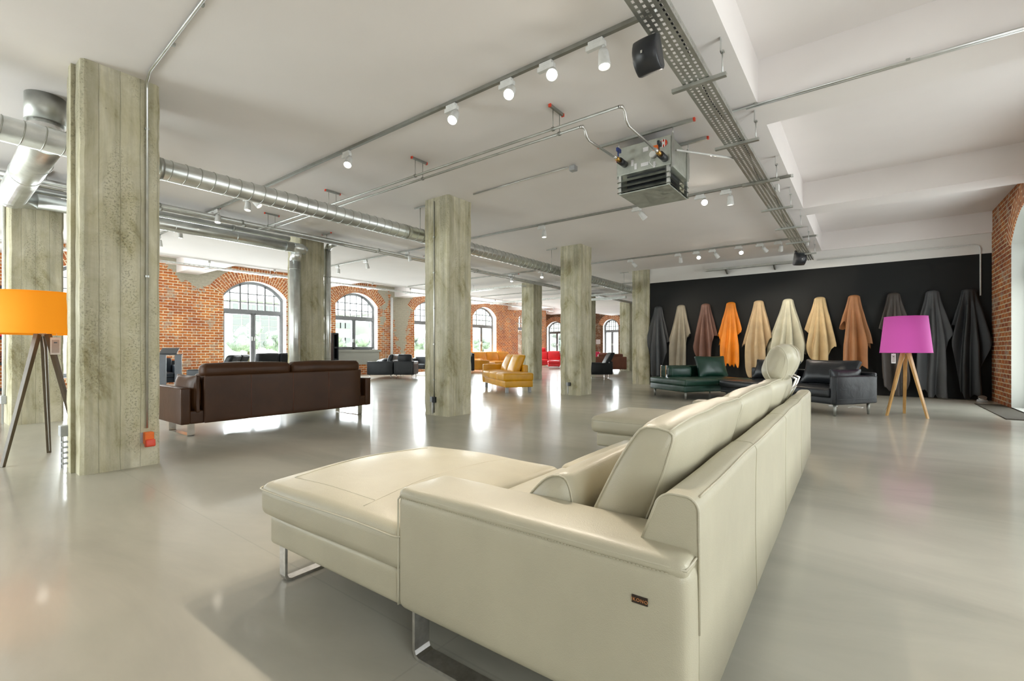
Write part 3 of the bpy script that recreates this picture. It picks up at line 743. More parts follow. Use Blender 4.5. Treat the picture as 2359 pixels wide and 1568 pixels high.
# brown sofa seen from behind
def brown_sofa():
    t=thing('leather_sofa','long dark brown leather sofa on chrome loop legs, seen from behind by the big column','sofa',(2.09,6.75,0),0)
    m=M['brown']; W=2.78; D=.98
    MB().rbox((.10,.01,.165),(2.68,.96,.33),.02,k=6).build('base',m,t)
    for x in (.0,W-.11):
        a=MB().rbox((x,.0,.165),(x+.11,D,.625),.02,(.004,.004,.004),k=5).build('armrest',M['blackb'] if 0 else m,t)
        MB().tube([(x+.055,.0-.001,.2),(x+.1,.0,.61)][:0] or [(x+(0 if x==0 else .11),D*i/8,.618) for i in range(9)],.005,6).build('piping',m,a)
    sh_=MB().rbox((.25,-.03,.165),(2.55,.13,.775),.018,(0,.004,0),k=14,m=3,fn=lambda p:(p[0],p[1]+.004*mnoise.noise(Vector(p)*2),p[2])).build('back_rest',m,t)
    for x in (.82,1.41,1.98): MB().tube([(x-.003,-.034,.19),(x-.003,-.034,.76)],.0028,6).build('seam',M['cognac'],sh_)
    for (x0,x1) in ((.24,1.39),(1.40,2.56)):
        c=MB().rbox((x0,.0,.74),(x1,.20,.925),.07,(.01,.02,.012),k=12,m=5,fn=lambda p:(p[0],p[1]-.02+.01*mnoise.noise(Vector(p)*4),p[2]+.008*mnoise.noise(Vector(p)*3))).build('back_cushion',m,t)
        MB().tube([(x0+.04+(x1-x0-.08)*i/20,.03,.918+.004*math.sin(i)) for i in range(21)],.004,6).build('piping',m,c)
        MB().rbox((x0,.13,.42),(x1,.33,.80),.06,(0,.03,0),k=6,fn=lambda p:(p[0],p[1]+.0,p[2])).build('back_cushion',m,t)
        MB().rbox((x0-.1,.2,.32),(x1+.0,1.0,.45),.04,(.0,.01,.03)).build('seat_cushion',m,t)
    for x in (.10,W-.13-.05):
        mb=MB(); U_leg(mb,(x+.05,.12,0),'y',.68,.17,.08,.010,.012); mb.build('leg',M['chrome'],t)
brown_sofa()
for x,lab in ((2.27,'crumpled brown side cushion between arm and back at the left end of the brown sofa'),(4.64,'brown side cushion standing at the right end of the brown sofa')):
    pillow('side_cushion',lab,'cushion',M['brown'],(x,7.07,.54),(.66,.48,.17),(0,0,PI/2+.03),'side cushions on the brown sofa',x)
# mustard sofa
R55=math.radians(55.5)
seatunit('leather_sofa','mustard yellow leather sofa open at the right end, on dark tapered feet between two columns','sofa',(9.95,6.86),R55,2.22,.80,M['mustard'],arms=(0,1),armw=.13,armh=.68,sh=.50,bh=.70,nseat=3,nback=0,legs='block',legm=M['gpl'],basez=.31,z0=.14,puff=.035,bt=.12,backfrom=.42)
mst=bpy.data.objects['leather_sofa.001']
# backs lean on that sofa
for i,(x,) in enumerate(((.88,),(1.50,))):
    def fn(p,sd=i):
        x_,y,z=p; y-=(z-.48)*.42; n=mnoise.noise(Vector((x_*5+sd*3,y*5,z*5)))*.008; return (x_,y+n,z)
    MB().rbox((x-.30,.18,.48),(x+.30,.40,.97),.07,(.0,.03,.01),k=8,m=4,fn=fn).build('back_cushion',M['mustard'],mst)
# black sofa with open chaise seat at the right
R56=math.radians(56.4)
bs=seatunit('leather_sofa','black leather sofa with tapered grey feet left of the pink-shaded lamp','sofa',(10.05,-.17),R56,2.55,.98,M['black'],arms=(1,0),armw=.11,armh=.665,sh=.46,bh=.72,nseat=2,nback=0,legs='post',legm=M['dkmetal'],basez=.32,z0=.20,puff=.02,bt=.10)
MB().tube([(-.003,.03,.285),(-.006,.5,.292),(-.003,.95,.285)],.003,6).build('seam',M['greyl'],bs)
for i,(x,lab,hh) in enumerate(((.62,'big shiny black seat-back cushion on the black sofa, beside its arm',.46),(1.75,'dark back cushion on the black sofa, half hidden behind the cream headrest',.42))):
    c_=Matrix.Rotation(R56,3,'Z')@Vector((x,.30,0)); 
    pillow('back_pillow',lab,'cushion',M['black'],(10.05+c_.x,-.17+c_.y,.70),(1.0,hh,.26),(math.radians(22),0,R56),'loose pillows on the black sofa',i*3)
c_=Matrix.Rotation(R56,3,'Z')@Vector((.16,.55,0))
pillow('side_cushion','black side cushion resting along the inner arm of the black sofa','cushion',M['black'],(10.05+c_.x,-.17+c_.y,.57),(.74,.42,.14),(0,0,R56+PI/2),None,9)
# green chaise sofa
Rg=math.atan2(.57,-.82)
gs=seatunit('leather_sofa','bottle green leather chaise sofa in front of the hanging hides','sofa',(12.55,3.15),Rg,1.82,1.30,M['green'],arms=(0,0),sh=.45,bh=.72,nseat=2,nback=0,legs='post',legm=M['dkmetal'],basez=.315,z0=.175,puff=.02,bt=.16,backto=.30)
c_=Matrix.Rotation(Rg,3,'Z')@Vector((.35,.42,0))
pillow('back_pillow','large dark green pillow leaning on the back of the green sofa','cushion',M['green'],(12.55+c_.x,3.15+c_.y,.70),(.86,.52,.24),(math.radians(18),0,Rg),None,4)
MB().rbox((.86,.16,.44),(1.48,.36,.70),.06,(0,.02,.01)).build('back_cushion',M['green'],gs)
for yy in (.05,.25): MB().box((1.52,yy,.44),(1.55,yy+.03,.73)).build('bracket',M['chrome'],gs)
# group of black seating by the windows
Ra=math.atan2(-.6,-.8)+0  # placeholder for angle maths
def rot_for(fx,fy): return math.atan2(-fx,fy)
seatunit('leather_sofa','black leather sofa in front of the second window, its arm facing the camera','sofa',(11.25,14.25),rot_for(-.6,.8),2.1,.97,M['black'],armw=.12,armh=.66,sh=.46,bh=.72,ch=.93,legs='thin',z0=.16,lean=.35)
seatunit('armchair','black leather armchair back to back with the black sofa by the second window','armchair',(11.28,14.22),rot_for(.8,.6),.76,.85,M['black'],armw=.11,armh=.66,sh=.45,bh=.68,ch=.93,nseat=1,nback=1,legs='thin',z0=.16,lean=.1)
seatunit('armchair','dark grey tub armchair near the white downpipe and third window','armchair',(15.2,16.4),rot_for(-.9,-.3)+.2,.72,.7,M['greyl'],armw=.09,armh=.72,sh=.44,bh=.78,nseat=1,nback=0,legs='thin',z0=.22,legm=M['dkmetal'])
for i,(x,y,lab) in enumerate(((.2,.62,'black throw pillow lying on the sofa before the second window'),(.32,.45,'second black throw pillow, stacked against that sofa arm'))):
    c_=Matrix.Rotation(rot_for(-.6,.8),3,'Z')@Vector((x+.12,y,0)); pillow('throw_pillow',lab,'cushion',M['blackb'],(11.25+c_.x,14.25+c_.y,.58+.11*i),(.5,.45,.15),(PI/2-.25,0,.4+i),'throw pillows by the second window',i)
seatunit('leather_sofa','black leather sofa with two cushions behind the left half of the brown sofa','sofa',(4.9,12.6),rot_for(-.75,.66),1.55,.92,M['black'],armh=.62,sh=.45,bh=.70,ch=.97,legs='thin',lean=.45)
seatunit('leather_sofa','black leather corner sofa farther back, below the first big window','sofa',(6.3,14.2),rot_for(-.3,.95),1.9,.95,M['black'],armh=.64,sh=.45,bh=.72,ch=1.0,legs='thin',lean=.1,nback=2)
seatunit('leather_sofa','black leather sofa next to the twin vertical duct, only its top showing','sofa',(9.2,16.4),rot_for(.3,.95)+PI,1.6,.95,M['blackb'],armh=.64,sh=.45,bh=.72,ch=.97,legs='thin',lean=.25)
seatunit('armchair','blue-black leather armchair behind the tablet stand at the brick wall','armchair',(5.15,16.9),rot_for(-.2,-1.0),.95,.85,M['blackb'],armh=.66,sh=.44,bh=.78,nseat=1,nback=1,ch=.86,legs='thin')
seatunit('armchair','dark armchair edge showing just right of the middle column','armchair',(16.45,14.75),rot_for(-.8,.5),.9,.85,M['black'],armh=.80,sh=.44,bh=.95,nseat=1,nback=1,ch=.98,legs='thin',z0=.12)
# orange group, red group, recliner, brown sofas
seatunit('leather_sofa','bright orange leather sofa below the fourth window','sofa',(22.9,17.75),PI,3.6,.9,M['orange'],armh=.62,sh=.45,bh=.75,ch=1.0,nback=3,nseat=3,legs='thin')
t=seatunit('chaise_longue','orange leather chaise in front of the orange sofa','chaise longue',(17.9,16.6),rot_for(.3,-.95),.9,1.6,M['orange'],arms=(0,1),armh=.60,sh=.47,bh=.62,nseat=1,nback=0,legs='thin',z0=.12)
rr=seatunit('leather_sofa','glossy red leather sofa with raised headrests in the sunlit far corner','sofa',(27.0,16.3),rot_for(-.8,-.6),1.95,.95,M['red'],armh=.68,sh=.48,bh=.85,ch=1.02,nback=2,nseat=2,legs='thin',z0=.12)
MB().rbox((1.1,.0,1.0),(1.7,.22,1.25),.08,(.01,.02,.01)).build('headrest',M['red'],rr)
seatunit('leather_sofa','magenta red leather sofa right of the glossy red sofa','sofa',(28.9,14.3),rot_for(-.75,-.66),1.6,.9,M['pinkred'],armh=.6,sh=.46,bh=.85,ch=.98,nback=2,nseat=2,legs='thin')
ot=thing('ottoman','red leather ottoman on chrome legs before the red sofas','ottoman',(23.9,15.0,0),.6)
MB().rbox((-.5,-.35,.12),(.5,.35,.30),.03,k=4).build('base',M['red'],ot); MB().rbox((-.52,-.37,.29),(.52,.37,.45),.05,(0,0,.03),k=5).build('seat_cushion',M['red'],ot)
for x in (-.42,.42):
    for y in (-.28,.28): MB().cyl((x,y,0),(x,y,.14),.015,n=8).build('leg',M['chrome'],ot)
rc=seatunit('armchair','black leather recliner with angled back on shiny chrome legs','armchair',(16.55,7.72),rot_for(-.64,.77),.95,.98,M['black'],armw=.14,armh=.60,sh=.44,bh=.66,ch=1.0,nseat=1,nback=1,legs='loop',z0=.16,lean=.55)
seatunit('leather_sofa','red-brown leather sofa seen from behind beside the distant pale column','sofa',(21.3,10.9),rot_for(.8,.6),1.6,.9,M['cognac'],armh=.62,sh=.45,bh=.76,ch=.90,nback=2,nseat=2,legs='thin',z0=.12)
seatunit('leather_sofa','red-brown leather sofa below the far windows, left of the recliner','sofa',(31.1,14.6),rot_for(-.95,-.1),2.2,.9,M['cognac'],armh=.62,sh=.45,bh=.76,ch=.9,nback=2,nseat=2,legs='thin')

# ------------------------------------------------------------------ tripod floor lamps
def tripod_lamp(name,label,feet,top,zt,z0,z1,r0,r1,shade,wood,legw,tagpos,cordfn=None):
    t=thing(name,label,'floor lamp',(top[0],top[1],0))
    for (fx,fy) in feet:
        a=Vector((fx-top[0],fy-top[1],0)); d=a.normalized(); b=Vector((d.x*.045,d.y*.045,zt))
        mb=MB(); v=(b-a).normalized(); s_=v.cross(Vector((d.x,d.y,0))).normalized(); n_=s_.cross(v).normalized()
        vs=[]
        for (p,w_) in ((a,legw*.8),(b,legw*1.15)):
            for (i,j) in ((-1,-1),(1,-1),(1,1),(-1,1)): 
                q=p+s_*i*w_/2+n_*j*w_*.36
                if p is a: q.z=0
                vs.append(q)
        mb.add(vs,[(3,2,1,0),(4,5,6,7),(0,1,5,4),(1,2,6,5),(2,3,7,6),(3,0,4,7)]); mb.build('leg',wood,t,bevel=.003)
    sh=MB().lathe([(r0,z0),(r1,z1),(r1-.004,z1),(r0-.004,z0),(r0,z0)],48).build('lamp_shade',shade,t)
    MB().tube([(r0*math.cos(a),r0*math.sin(a),z0) for a in [2*PI*i/48 for i in range(48)]],.004,6,closed=True).tube([(r1*math.cos(a),r1*math.sin(a),z1) for a in [2*PI*i/48 for i in range(48)]],.004,6,closed=True).build('shade_rim',shade,sh)
    mb=MB()
    for k_ in range(3):
        a=2*PI*k_/3; mb.tube([(0,0,z0+.05),((r0-.01)*math.cos(a),(r0-.01)*math.sin(a),z0+.03)],.004,6)
    mb.cyl((0,0,zt-.02),(0,0,z0+.09),.028,n=12); mb.build('lamp_holder',M['wpl'],t)
    MB().lathe([(0,z0+.08),(.03,z0+.10),(.045,z0+.15),(.03,z0+.20),(0,z0+.21)],16).build('bulb',M['lens'],t)
    cf=cordfn or [(0,0,zt-.02),(.03,-.02,zt-.25),(.02,.03,.4),(.0,.1,.02)]
    MB().tube(cf,.003,6).build('cord',M['wpl'],t)
    x,y,z,s_,rz,th_=tagpos
    g=MB().box((-.5*s_,-.001,-th_),(.5*s_,.001,0),).build('price_tag',M['paper'],t); g.location=(x,y,z); g.rotation_euler=(0,0,rz)
    p=MB().box((-.36*s_,-.0025,-th_*.9),(.36*s_,-.0012,-th_*.14)).build('print',M['tagp'],g); MB().box((-.16*s_,-.0035,-th_*.34),(.16*s_,-.0026,-th_*.27)).build('print_bar',M['bpl'],g)
    MB().tube([(0,0,0),(.01,0,.03),(0,0,.05)],.0015,5).build('tag_string',M['wpl'],g)
    return t
tripod_lamp('floor_lamp','tripod floor lamp with drum-shaped orange shade and dark wooden legs at the left edge',((.57,6.45),(.955,6.97),(1.12,6.40)),(.86,6.62),1.26,1.262,1.66,.42,.415,M['sh_o'],M['walnut'],.045,(.06,-.235,1.225,.075,-.14,.17),[(0,0,1.24),(.02,.04,1.1),(.06,.2,.5),(.095,.33,.02)])
tripod_lamp('floor_lamp','tripod floor lamp with conical magenta shade and pale oak legs by the black wall',((10.01,-.29),(10.53,-.54),(9.96,-.80)),(10.17,-.54),1.06,1.057,1.655,.345,.285,M['sh_p'],M['oak'],.05,(-.21,.165,1.04,.058,-PI/2,.16),[(0,0,1.03),(-.02,.04,.9),(-.10,.13,.45),(-.08,.3,.02)])
# cables under the black sofa
tag(MB().tube([(10.9+.0+.1*i+.12*math.sin(i*1.7),.1+.16*math.cos(i*1.1)+.03*i,.006) for i in range(9)],.005,6).tube([(11.0+.07*math.cos(a)*(1+.2*math.sin(5*a)),.5+.07*math.sin(a),.01) for a in [2*PI*i/20 for i in range(20)]],.005,6,closed=True).build('extension_cord',M['wpl']),'white power cord coiled on the floor under the black sofa','cord')

# ------------------------------------------------------------------ hanging leather hides
def hide(yc,col,label,seed,zt=2.46,Lc=2.15,Ls=.95,R0=.112,R1=.34,rough=.55,skew=0):
    m=leather('hide_leather_%d'%seed,[c*.76 for c in col],rough,.82,140,.25,0,.01)
    rnd=random.Random(seed); ph=[rnd.uniform(0,6.28) for _ in range(8)]
    nth=84; nd=64; mb=MB(); vs=[]; fs=[]; TH=PI*.56
    vs.append((XW-.05-R0*.55,yc,zt+.012))
    for i in range(nth+1):
        th=-TH+2*TH*i/nth; u=abs(th)/TH; sd=1 if th>0 else -1
        L1=Lc*(1+.05*math.sin(ph[0]+th*3))
        side=Ls*(1+.22*math.sin(ph[1]+sd*1.3)+.10*skew*sd)
        k_=min(1,max(0,(u-.30)/.34)); k_=k_*k_*(3-2*k_)
        Ln=L1*(1-k_)+side*k_
        Ln+=.16*mnoise.noise(Vector((th*3.1,seed,0)))+.10*abs(mnoise.noise(Vector((th*6,seed,3))))-.22*max(0,math.sin(th*4+ph[2]))**6*(u>.25)
        for j in range(nd+1):
            v=j/nd
            if v<.06: # shoulder over the peg
                q=v/.06; rr=R0*math.sin(q*PI/2); z=zt+.012-.05*(1-math.cos(q*PI/2)); d=0.05*q
            else:
                d=.05+(Ln-.05)*(v-.06)/.94; z=zt-d+.012
                rr=R0+(R1-R0)*min(1,d/1.25)**1.1+.02*max(0,d-1.25)
            A=.42*min(1,d/.5)
            f_=1+A*(  .62*math.sin(10*th+ph[3]+.5*math.sin(d*2+ph[4]))+.30*math.sin(7*th+ph[5]+d*.8)+.2*mnoise.noise(Vector((th*2.5,d*1.6,seed))))*(.45+.55*min(1,d))
            x=XW-.045-rr*f_*math.cos(th*.88)*.80-.0; y=yc+rr*f_*math.sin(th)
            x=min(x,XW-.03); vs.append((x,y,max(z,.03)))
    n1=nd+1
    for i in range(nth):
        for j in range(nd): fs.append((1+i*n1+j,1+i*n1+j+1,1+(i+1)*n1+j+1,1+(i+1)*n1+j))
    vs=vs; mb.add(vs,fs,True)
    o=mb.build('leather_hide',m,solid=.004); return tag(o,label,'leather hide','leather hides hung along the black wall')
HD=[(5.15,(.055,.06,.065),'charcoal leather hide at the left end, hanging beside the brownish column',.05,2.1),
(4.45,(.33,.29,.215),'taupe leather hide, second from the left',.05,2.05),
(3.74,(.20,.095,.065),'reddish brown leather hide between the taupe and orange ones',.05,2.0),
(3.05,(.85,.26,.005),'bright orange leather hide',.6,1.85),
(2.34,(.58,.42,.23),'beige leather hide right of the orange one, with torn-looking right edge',.0,2.15),
(1.64,(.56,.54,.40),'pale grey-green leather hide with straight even folds, behind the cream headrest',.0,2.0),
(.93,(.64,.47,.24),'sandy yellow leather hide left of the cognac one',.0,1.8),
(.22,(.46,.20,.075),'cognac brown leather hide behind the black sofa',.0,1.9),
(-.54,(.075,.06,.05),'dark brown leather hide half hidden behind the magenta lampshade',.0,2.35),
(-1.23,(.085,.088,.092),'dark grey leather hide right of the magenta lamp',.0,2.42),
(-1.83,(.022,.025,.028),'nearly black leather hide at the right end next to the brick pier',.0,2.3)]
for i,(y,c_,lab,sk,lc) in enumerate(HD): hide(y,c_,lab,i+3,Lc=lc,skew=sk,Ls=1.0 if i!=5 else 1.9,R1=(.315 if i<10 else .30) if i!=5 else .36)

# ------------------------------------------------------------------ track lighting
def track(x,y0,y1,label):
    mb=MB().box((x-.018,y0,H-.035),(x+.018,y1,H)); o=mb.build('track_rail',M['dkmetal'])
    MB().box((x-.018,y0-.03,H-.04),(x+.02,y0,H)).build('end_feed',M['wpl'],o)
    MB().box((x+.022,y0,H-.02),(x+.038,y1,H)).build('cable_cover',M['galvd'],o)
    return tag(o,label,'track rail','lighting tracks on the ceiling')
track(3.42,1.28,14.6,'grey lighting track on the ceiling carrying the three glaring spotlights')
track(7.85,.86,14.6,'lighting track crossing the ceiling just behind the hanging heater')
track(12.28,.86,14.6,'lighting track with a row of spotlights aimed at the black wall')
track(16.75,6.3,14.6,'distant lighting track beyond the brownish column')
sp_adapt=MB().box((-.02,-.02,-.075),(.02,.15,-.035)).box((-.02,.0,-.036),(.02,.13,-.004))
sp_adapt.cyl((0,0,-.075),(0,0,-.10),.012,n=10)
_a=sp_adapt.build('adapter',M['wpl'],bevel=.004); me_ad=_a.data
_b=MB().lathe([(.0,.0),(.034,-.004),(.041,-.03),(.046,-.09),(.050,-.135),(.051,-.15),(.046,-.15),(.043,-.125),(.0,-.12)],24).build('housing',M['wpl']); me_h=_b.data
_d=MB().lathe([(.0,-.131),(.03,-.134),(.043,-.137)],20).build('lens',M['lens']); me_l=_d.data
_e=MB().lathe([(.0,-.131),(.03,-.134),(.043,-.137)],20).build('lens',M['lens_hot']); me_l2=_e.data
for o_ in (_a,_b,_d,_e): bpy.data.objects.remove(o_)
def spot(x,y,aim,label,lit=1,group='white track spotlights',power=0,side=1):
    t=thing('track_spotlight',label,'spotlight',(x,y,H-.035+.035-.035),0 if side>0 else PI,group)
    a=bpy.data.objects.new('adapter',me_ad); C.objects.link(a); a.parent=t
    md=a.modifiers.new('bevel','BEVEL'); md.width=.004; md.segments=2
    h=bpy.data.objects.new('housing',me_h); C.objects.link(h); h.parent=t; h.location=(0,0,-.105)
    v=Vector(aim).normalized()
    if side<0: v=Vector((-v.x,-v.y,v.z))
    q=v.to_track_quat('-Z','Y'); h.rotation_euler=q.to_euler()
    l=bpy.data.objects.new('lens',me_l2 if lit>1 else me_l); C.objects.link(l); l.parent=h
    if power:
        ld=bpy.data.lights.new('spot_beam','SPOT'); ld.energy=power; ld.spot_size=math.radians(78); ld.spot_blend=.7; ld.color=(1,.88,.74); ld.shadow_soft_size=.04
        lo=bpy.data.objects.new('spot_beam',ld); C.objects.link(lo); lo.parent=h; lo.location=(0,0,-.145)
    return t
A3=[(1.68,(-.05,-.1,-1),1,0,'spotlight nearest the perforated cable tray, pointing down, on the front track'),
(2.16,(-1.6,-.9,-1.6),2,110,'blazing spotlight facing the camera, uppermost of the three on the front track'),
(2.60,(-1.5,-.5,-1.7),2,110,'blazing spotlight facing the camera, middle of the three on the front track'),
(3.32,(-1.2,-.4,-1.7),2,95,'glaring spotlight facing the camera, lowest of the three on the front track'),
(5.18,(-.6,-.5,-1.1),1,90,'spotlight above the big duct tilted left, alone on the front track'),
(7.84,(.5,-.6,-.8),1,0,'spotlight under the big duct with its lens turned right, upper of a pair'),
(8.02,(-.1,-.1,-1),1,0,'spotlight under the big duct pointing straight down, lower of a pair'),
(9.2,(-.1,-.1,-1),2,60,'glowing spotlight in front of the bundle of ceiling pipes'),
(11.08,(.0,-.05,-1),1,0,'bell-shaped spotlight left of the twin-ducted column, above the brick wall'),
(12.31,(.05,.05,-1),1,0,'spotlight peeping out right beside the big rough column')]
for y,a,l,p,lab in A3: spot(3.42,y,a,lab,l,power=p)
A7=[(1.68,(.1,.0,-1),1,0,'spotlight just left of the cable tray on the track behind the heater'),
(2.07,(-1.6,-.5,-1.0),2,100,'glaring spotlight below the heater shining toward the camera'),
(3.15,(.5,-.5,-.8),1,80,'spotlight hanging under the left edge of the heater, tilted right'),
(5.16,(-.05,-.05,-1),1,60,'single spotlight right of the middle column on the second track'),
(9.29,(.35,-.1,-1),1,0,'spotlight left of the middle column where the track meets the pipes'),
(11.06,(.2,-.05,-1),1,0,'second spotlight right of the twin-ducted column, on the track over window two'),
(12.45,(-.02,0,-1),1,0,'first spotlight right of the twin-ducted column, on the track over window two')]
for y,a,l,p,lab in A7: spot(7.85,y,a,lab,l,power=p)
A12=[(5.14,(.9,-.7,-1),0,80,'spotlight above the brownish column, leftmost aimed at the black wall'),
(3.83,(.7,.15,-1),0,80,'spotlight second from left in the row aimed at the hides'),
(3.37,(-1.2,-.3,-1.0),2,60,'lit spotlight facing the room, left one of two in the row before the hides'),
(2.98,(.8,-.5,-1),0,80,'spotlight between the two lit ones in the row before the hides'),
(2.38,(-1.2,-.2,-1.0),2,60,'lit spotlight facing the room, right one of two in the row before the hides'),
(1.92,(.9,-.6,-.8),0,80,'tilted spotlight second from the cable tray in the row before the hides'),
(1.54,(.8,.2,-1),0,80,'spotlight closest to the cable tray in the row before the hides'),
(8.14,(-.5,-.2,-1),2,60,'small lit spotlight left of the column right of the mustard sofa'),
(9.35,(-.2,-.1,-1),2,60,'small lit spotlight above the column behind the mustard sofa')]
for y,a,l,p,lab in A12: spot(12.28,y,a,lab,max(l,1),power=p)
spot(16.75,7.35,(-.9,-.5,-.9),'tiny lit spotlight left of the brownish column top',2)

# ------------------------------------------------------------------ ventilation ducts
def spiral(mb,p,q,r,pitch=.14,n=28,rib=.005,rm=None):
    rm=rm or mb
    p=Vector(p);q=Vector(q); mb.cyl(p,q,r,n=n); d=(q-p); l=d.length; d.normalize(); a=d.orthogonal().normalized(); b=d.cross(a)
    k_=int(l/pitch)
    for i in range(1,k_):
        c_=p+d*(i*pitch)
        rm.tube([c_+d*(.02*math.sin(t))+ (a*math.cos(t)+b*math.sin(t))*(r+.001) for t in [2*PI*j/24 for j in range(24)]],rib,4,closed=True)
def band(mb,c_,d,r,w_=.05):
    c_=Vector(c_); d=Vector(d).normalized(); mb.cyl(c_-d*w_/2,c_+d*w_/2,r,n=28)
def hanger_rod(parent,x,y,ztop,zbot,name='hanger',red=True,w_=.30,ax='x'):
    mb=MB(); 
    a=(x-w_/2,y-.012,ztop-.025) if ax=='x' else (x-.012,y-w_/2,ztop-.025); b=(x+w_/2,y+.012,ztop) if ax=='x' else (x+.012,y+w_/2,ztop)
    mb.box(a,b); mb.cyl((x,y,zbot),(x,y,ztop-.01),.005,n=6); o=mb.build(name,M['dkmetal'],parent)
    if red:
        for s_ in (-1,1):
            c_=(x+s_*w_/2,y,ztop-.0125) if ax=='x' else (x,y+s_*w_/2,ztop-.0125)
            MB().cbox(c_,(.012,.028,.030) if ax=='x' else (.028,.012,.03)).build('end_cap',M['rpl'],o)
    return o
dt=thing('spiral_duct','large galvanised spiral duct running behind the front row of columns','duct',(0,6.32,3.14))
dt.location=(0,0,0)
mb=MB(); rmb=MB(); spiral(mb,(-4.4,6.32,3.14),(17.0,6.32,3.14),.118,.145,rm=rmb); dp=mb.build('duct_pipe',M['galv'],dt); rmb.build('spiral_seam',M['galvd'],dp)['kind']='stuff'
for x in (1.75,5.25,5.62,9.75,14.1): 
    mb=MB(); band(mb,(x,6.32,3.14),(1,0,0),.124,.05); mb.build('joint_collar',M['galvd'],dt)
for x in (5.6,9.96,14.4,-1.2): hanger_rod(dt,x,6.32,H,3.24,red=False,ax='y')
# riser from the ceiling and cross duct to the second line
rt=thing('duct_branch','shiny duct stub from the ceiling with a cross duct at the upper left','duct',(0,0,0))
MB().cyl((.88,6.62,3.40),(.88,6.62,H),.155,n=32).build('ceiling_collar',M['galvd'],rt)
MB().cyl((.88,6.62,3.20),(.88,6.62,3.42),.140,n=32).build('stub',M['chrome'],rt)
mb=MB(); mb.cyl((.88,6.55,3.22),(.92,9.45,3.22),.15,n=32)
for y in (7.4,8.0,9.3): mb.tube([(.90+.152*math.cos(t),y,3.22+.152*math.sin(t)) for t in [2*PI*j/28 for j in range(28)]],.004,5,closed=True)
mb.build('cross_duct',M['galv'],rt)
mb=MB(); mb.tube([(.92,9.40,3.22),(.95,9.62,3.25),(1.05,9.72,3.27),(1.25,9.72,3.28)],[.15,.13,.115,.11],24); mb.build('elbow',M['galv'],rt)
d2=thing('round_duct','medium galvanised duct along the second column row, turning down at the twin-ducted column','duct',(0,0,0))
mb=MB(); mb.cyl((1.2,9.66,3.28),(5.02,9.66,3.28),.105,n=28)
for x in (1.9,2.9,3.9,4.85): mb.tube([(x,9.66+.107*math.cos(t),3.28+.107*math.sin(t)) for t in [2*PI*j/24 for j in range(24)]],.004,5,closed=True)
mb.build('duct_pipe',M['galv'],d2)
MB().tube([(5.0,9.66,3.28),(5.2,9.66,3.28),(5.30,9.66,3.24)],[.105,.105,.09],24).build('end_piece',M['galv'],d2)
MB().tube([(5.14,9.74,3.24),(5.16,9.80,3.14),(5.17,9.86,3.05)],[.10,.11,.112],24).build('elbow',M['galv'],d2)
mb=MB(); mb.cyl((5.17,9.86,0),(5.17,9.86,3.06),.110,n=28)
for z in (.6,1.35,2.0,2.85): mb.tube([(5.17+.112*math.cos(t),9.86+.112*math.sin(t),z) for t in [2*PI*j/24 for j in range(24)]],.004,5,closed=True)
mb.build('drop_pipe',M['galv'],d2)
d3=thing('vertical_duct','slim vertical silver duct on the right side of the twin-ducted column','duct',(6.0,9.97,0))
MB().cyl((0,0,0),(0,0,3.45),.075,n=24).build('drop_pipe',M['galv'],d3)
for z in (.9,1.9,2.8): MB().tube([(.078*math.cos(t),.078*math.sin(t),z) for t in [2*PI*j/20 for j in range(20)]],.004,5,closed=True).build('joint_collar',M['galvd'],d3)
MB().tube([(0,0,3.44),(0,-.1,3.52),(0,-.3,3.55)],.075,20).build('elbow',M['galv'],d3)
# service pipes along the second row
for (y,z,r,x1,lab) in ((9.40,3.52,.040,24.0,'thin steel pipe, nearest of the bundle along the second column row'),(9.52,3.50,.028,24.0,'slender steel pipe inside the bundle along the second column row'),(9.30,3.44,.024,6.0,'lower slender steel pipe of the bundle left of the twin-ducted column'),(9.78,3.47,.055,5.0,'wider insulated pipe at the back of the ceiling bundle on the left')):
    p=thing('service_pipe',lab,'pipe',(0,0,0),0,'pipes along the second column row')
    mb=MB(); mb.cyl((-4.4,y,z),(x1,y,z),r,n=14); mb.build('pipe_run',M['galv'],p)
    for x in (-1,2.6,3.9,7.0,10.6,14.8): 
        if x<x1: MB().cyl((x-.02,y,z),(x+.02,y,z),r+.006,n=14).build('coupling',M['galvd'],p)
    if y in (9.40,9.52):
        for x in (1.26,3.46,5.64,8.6,12.5,17): 
            if y==9.40: hanger_rod(p,x,y,H,z,ax='y',w_=.34)
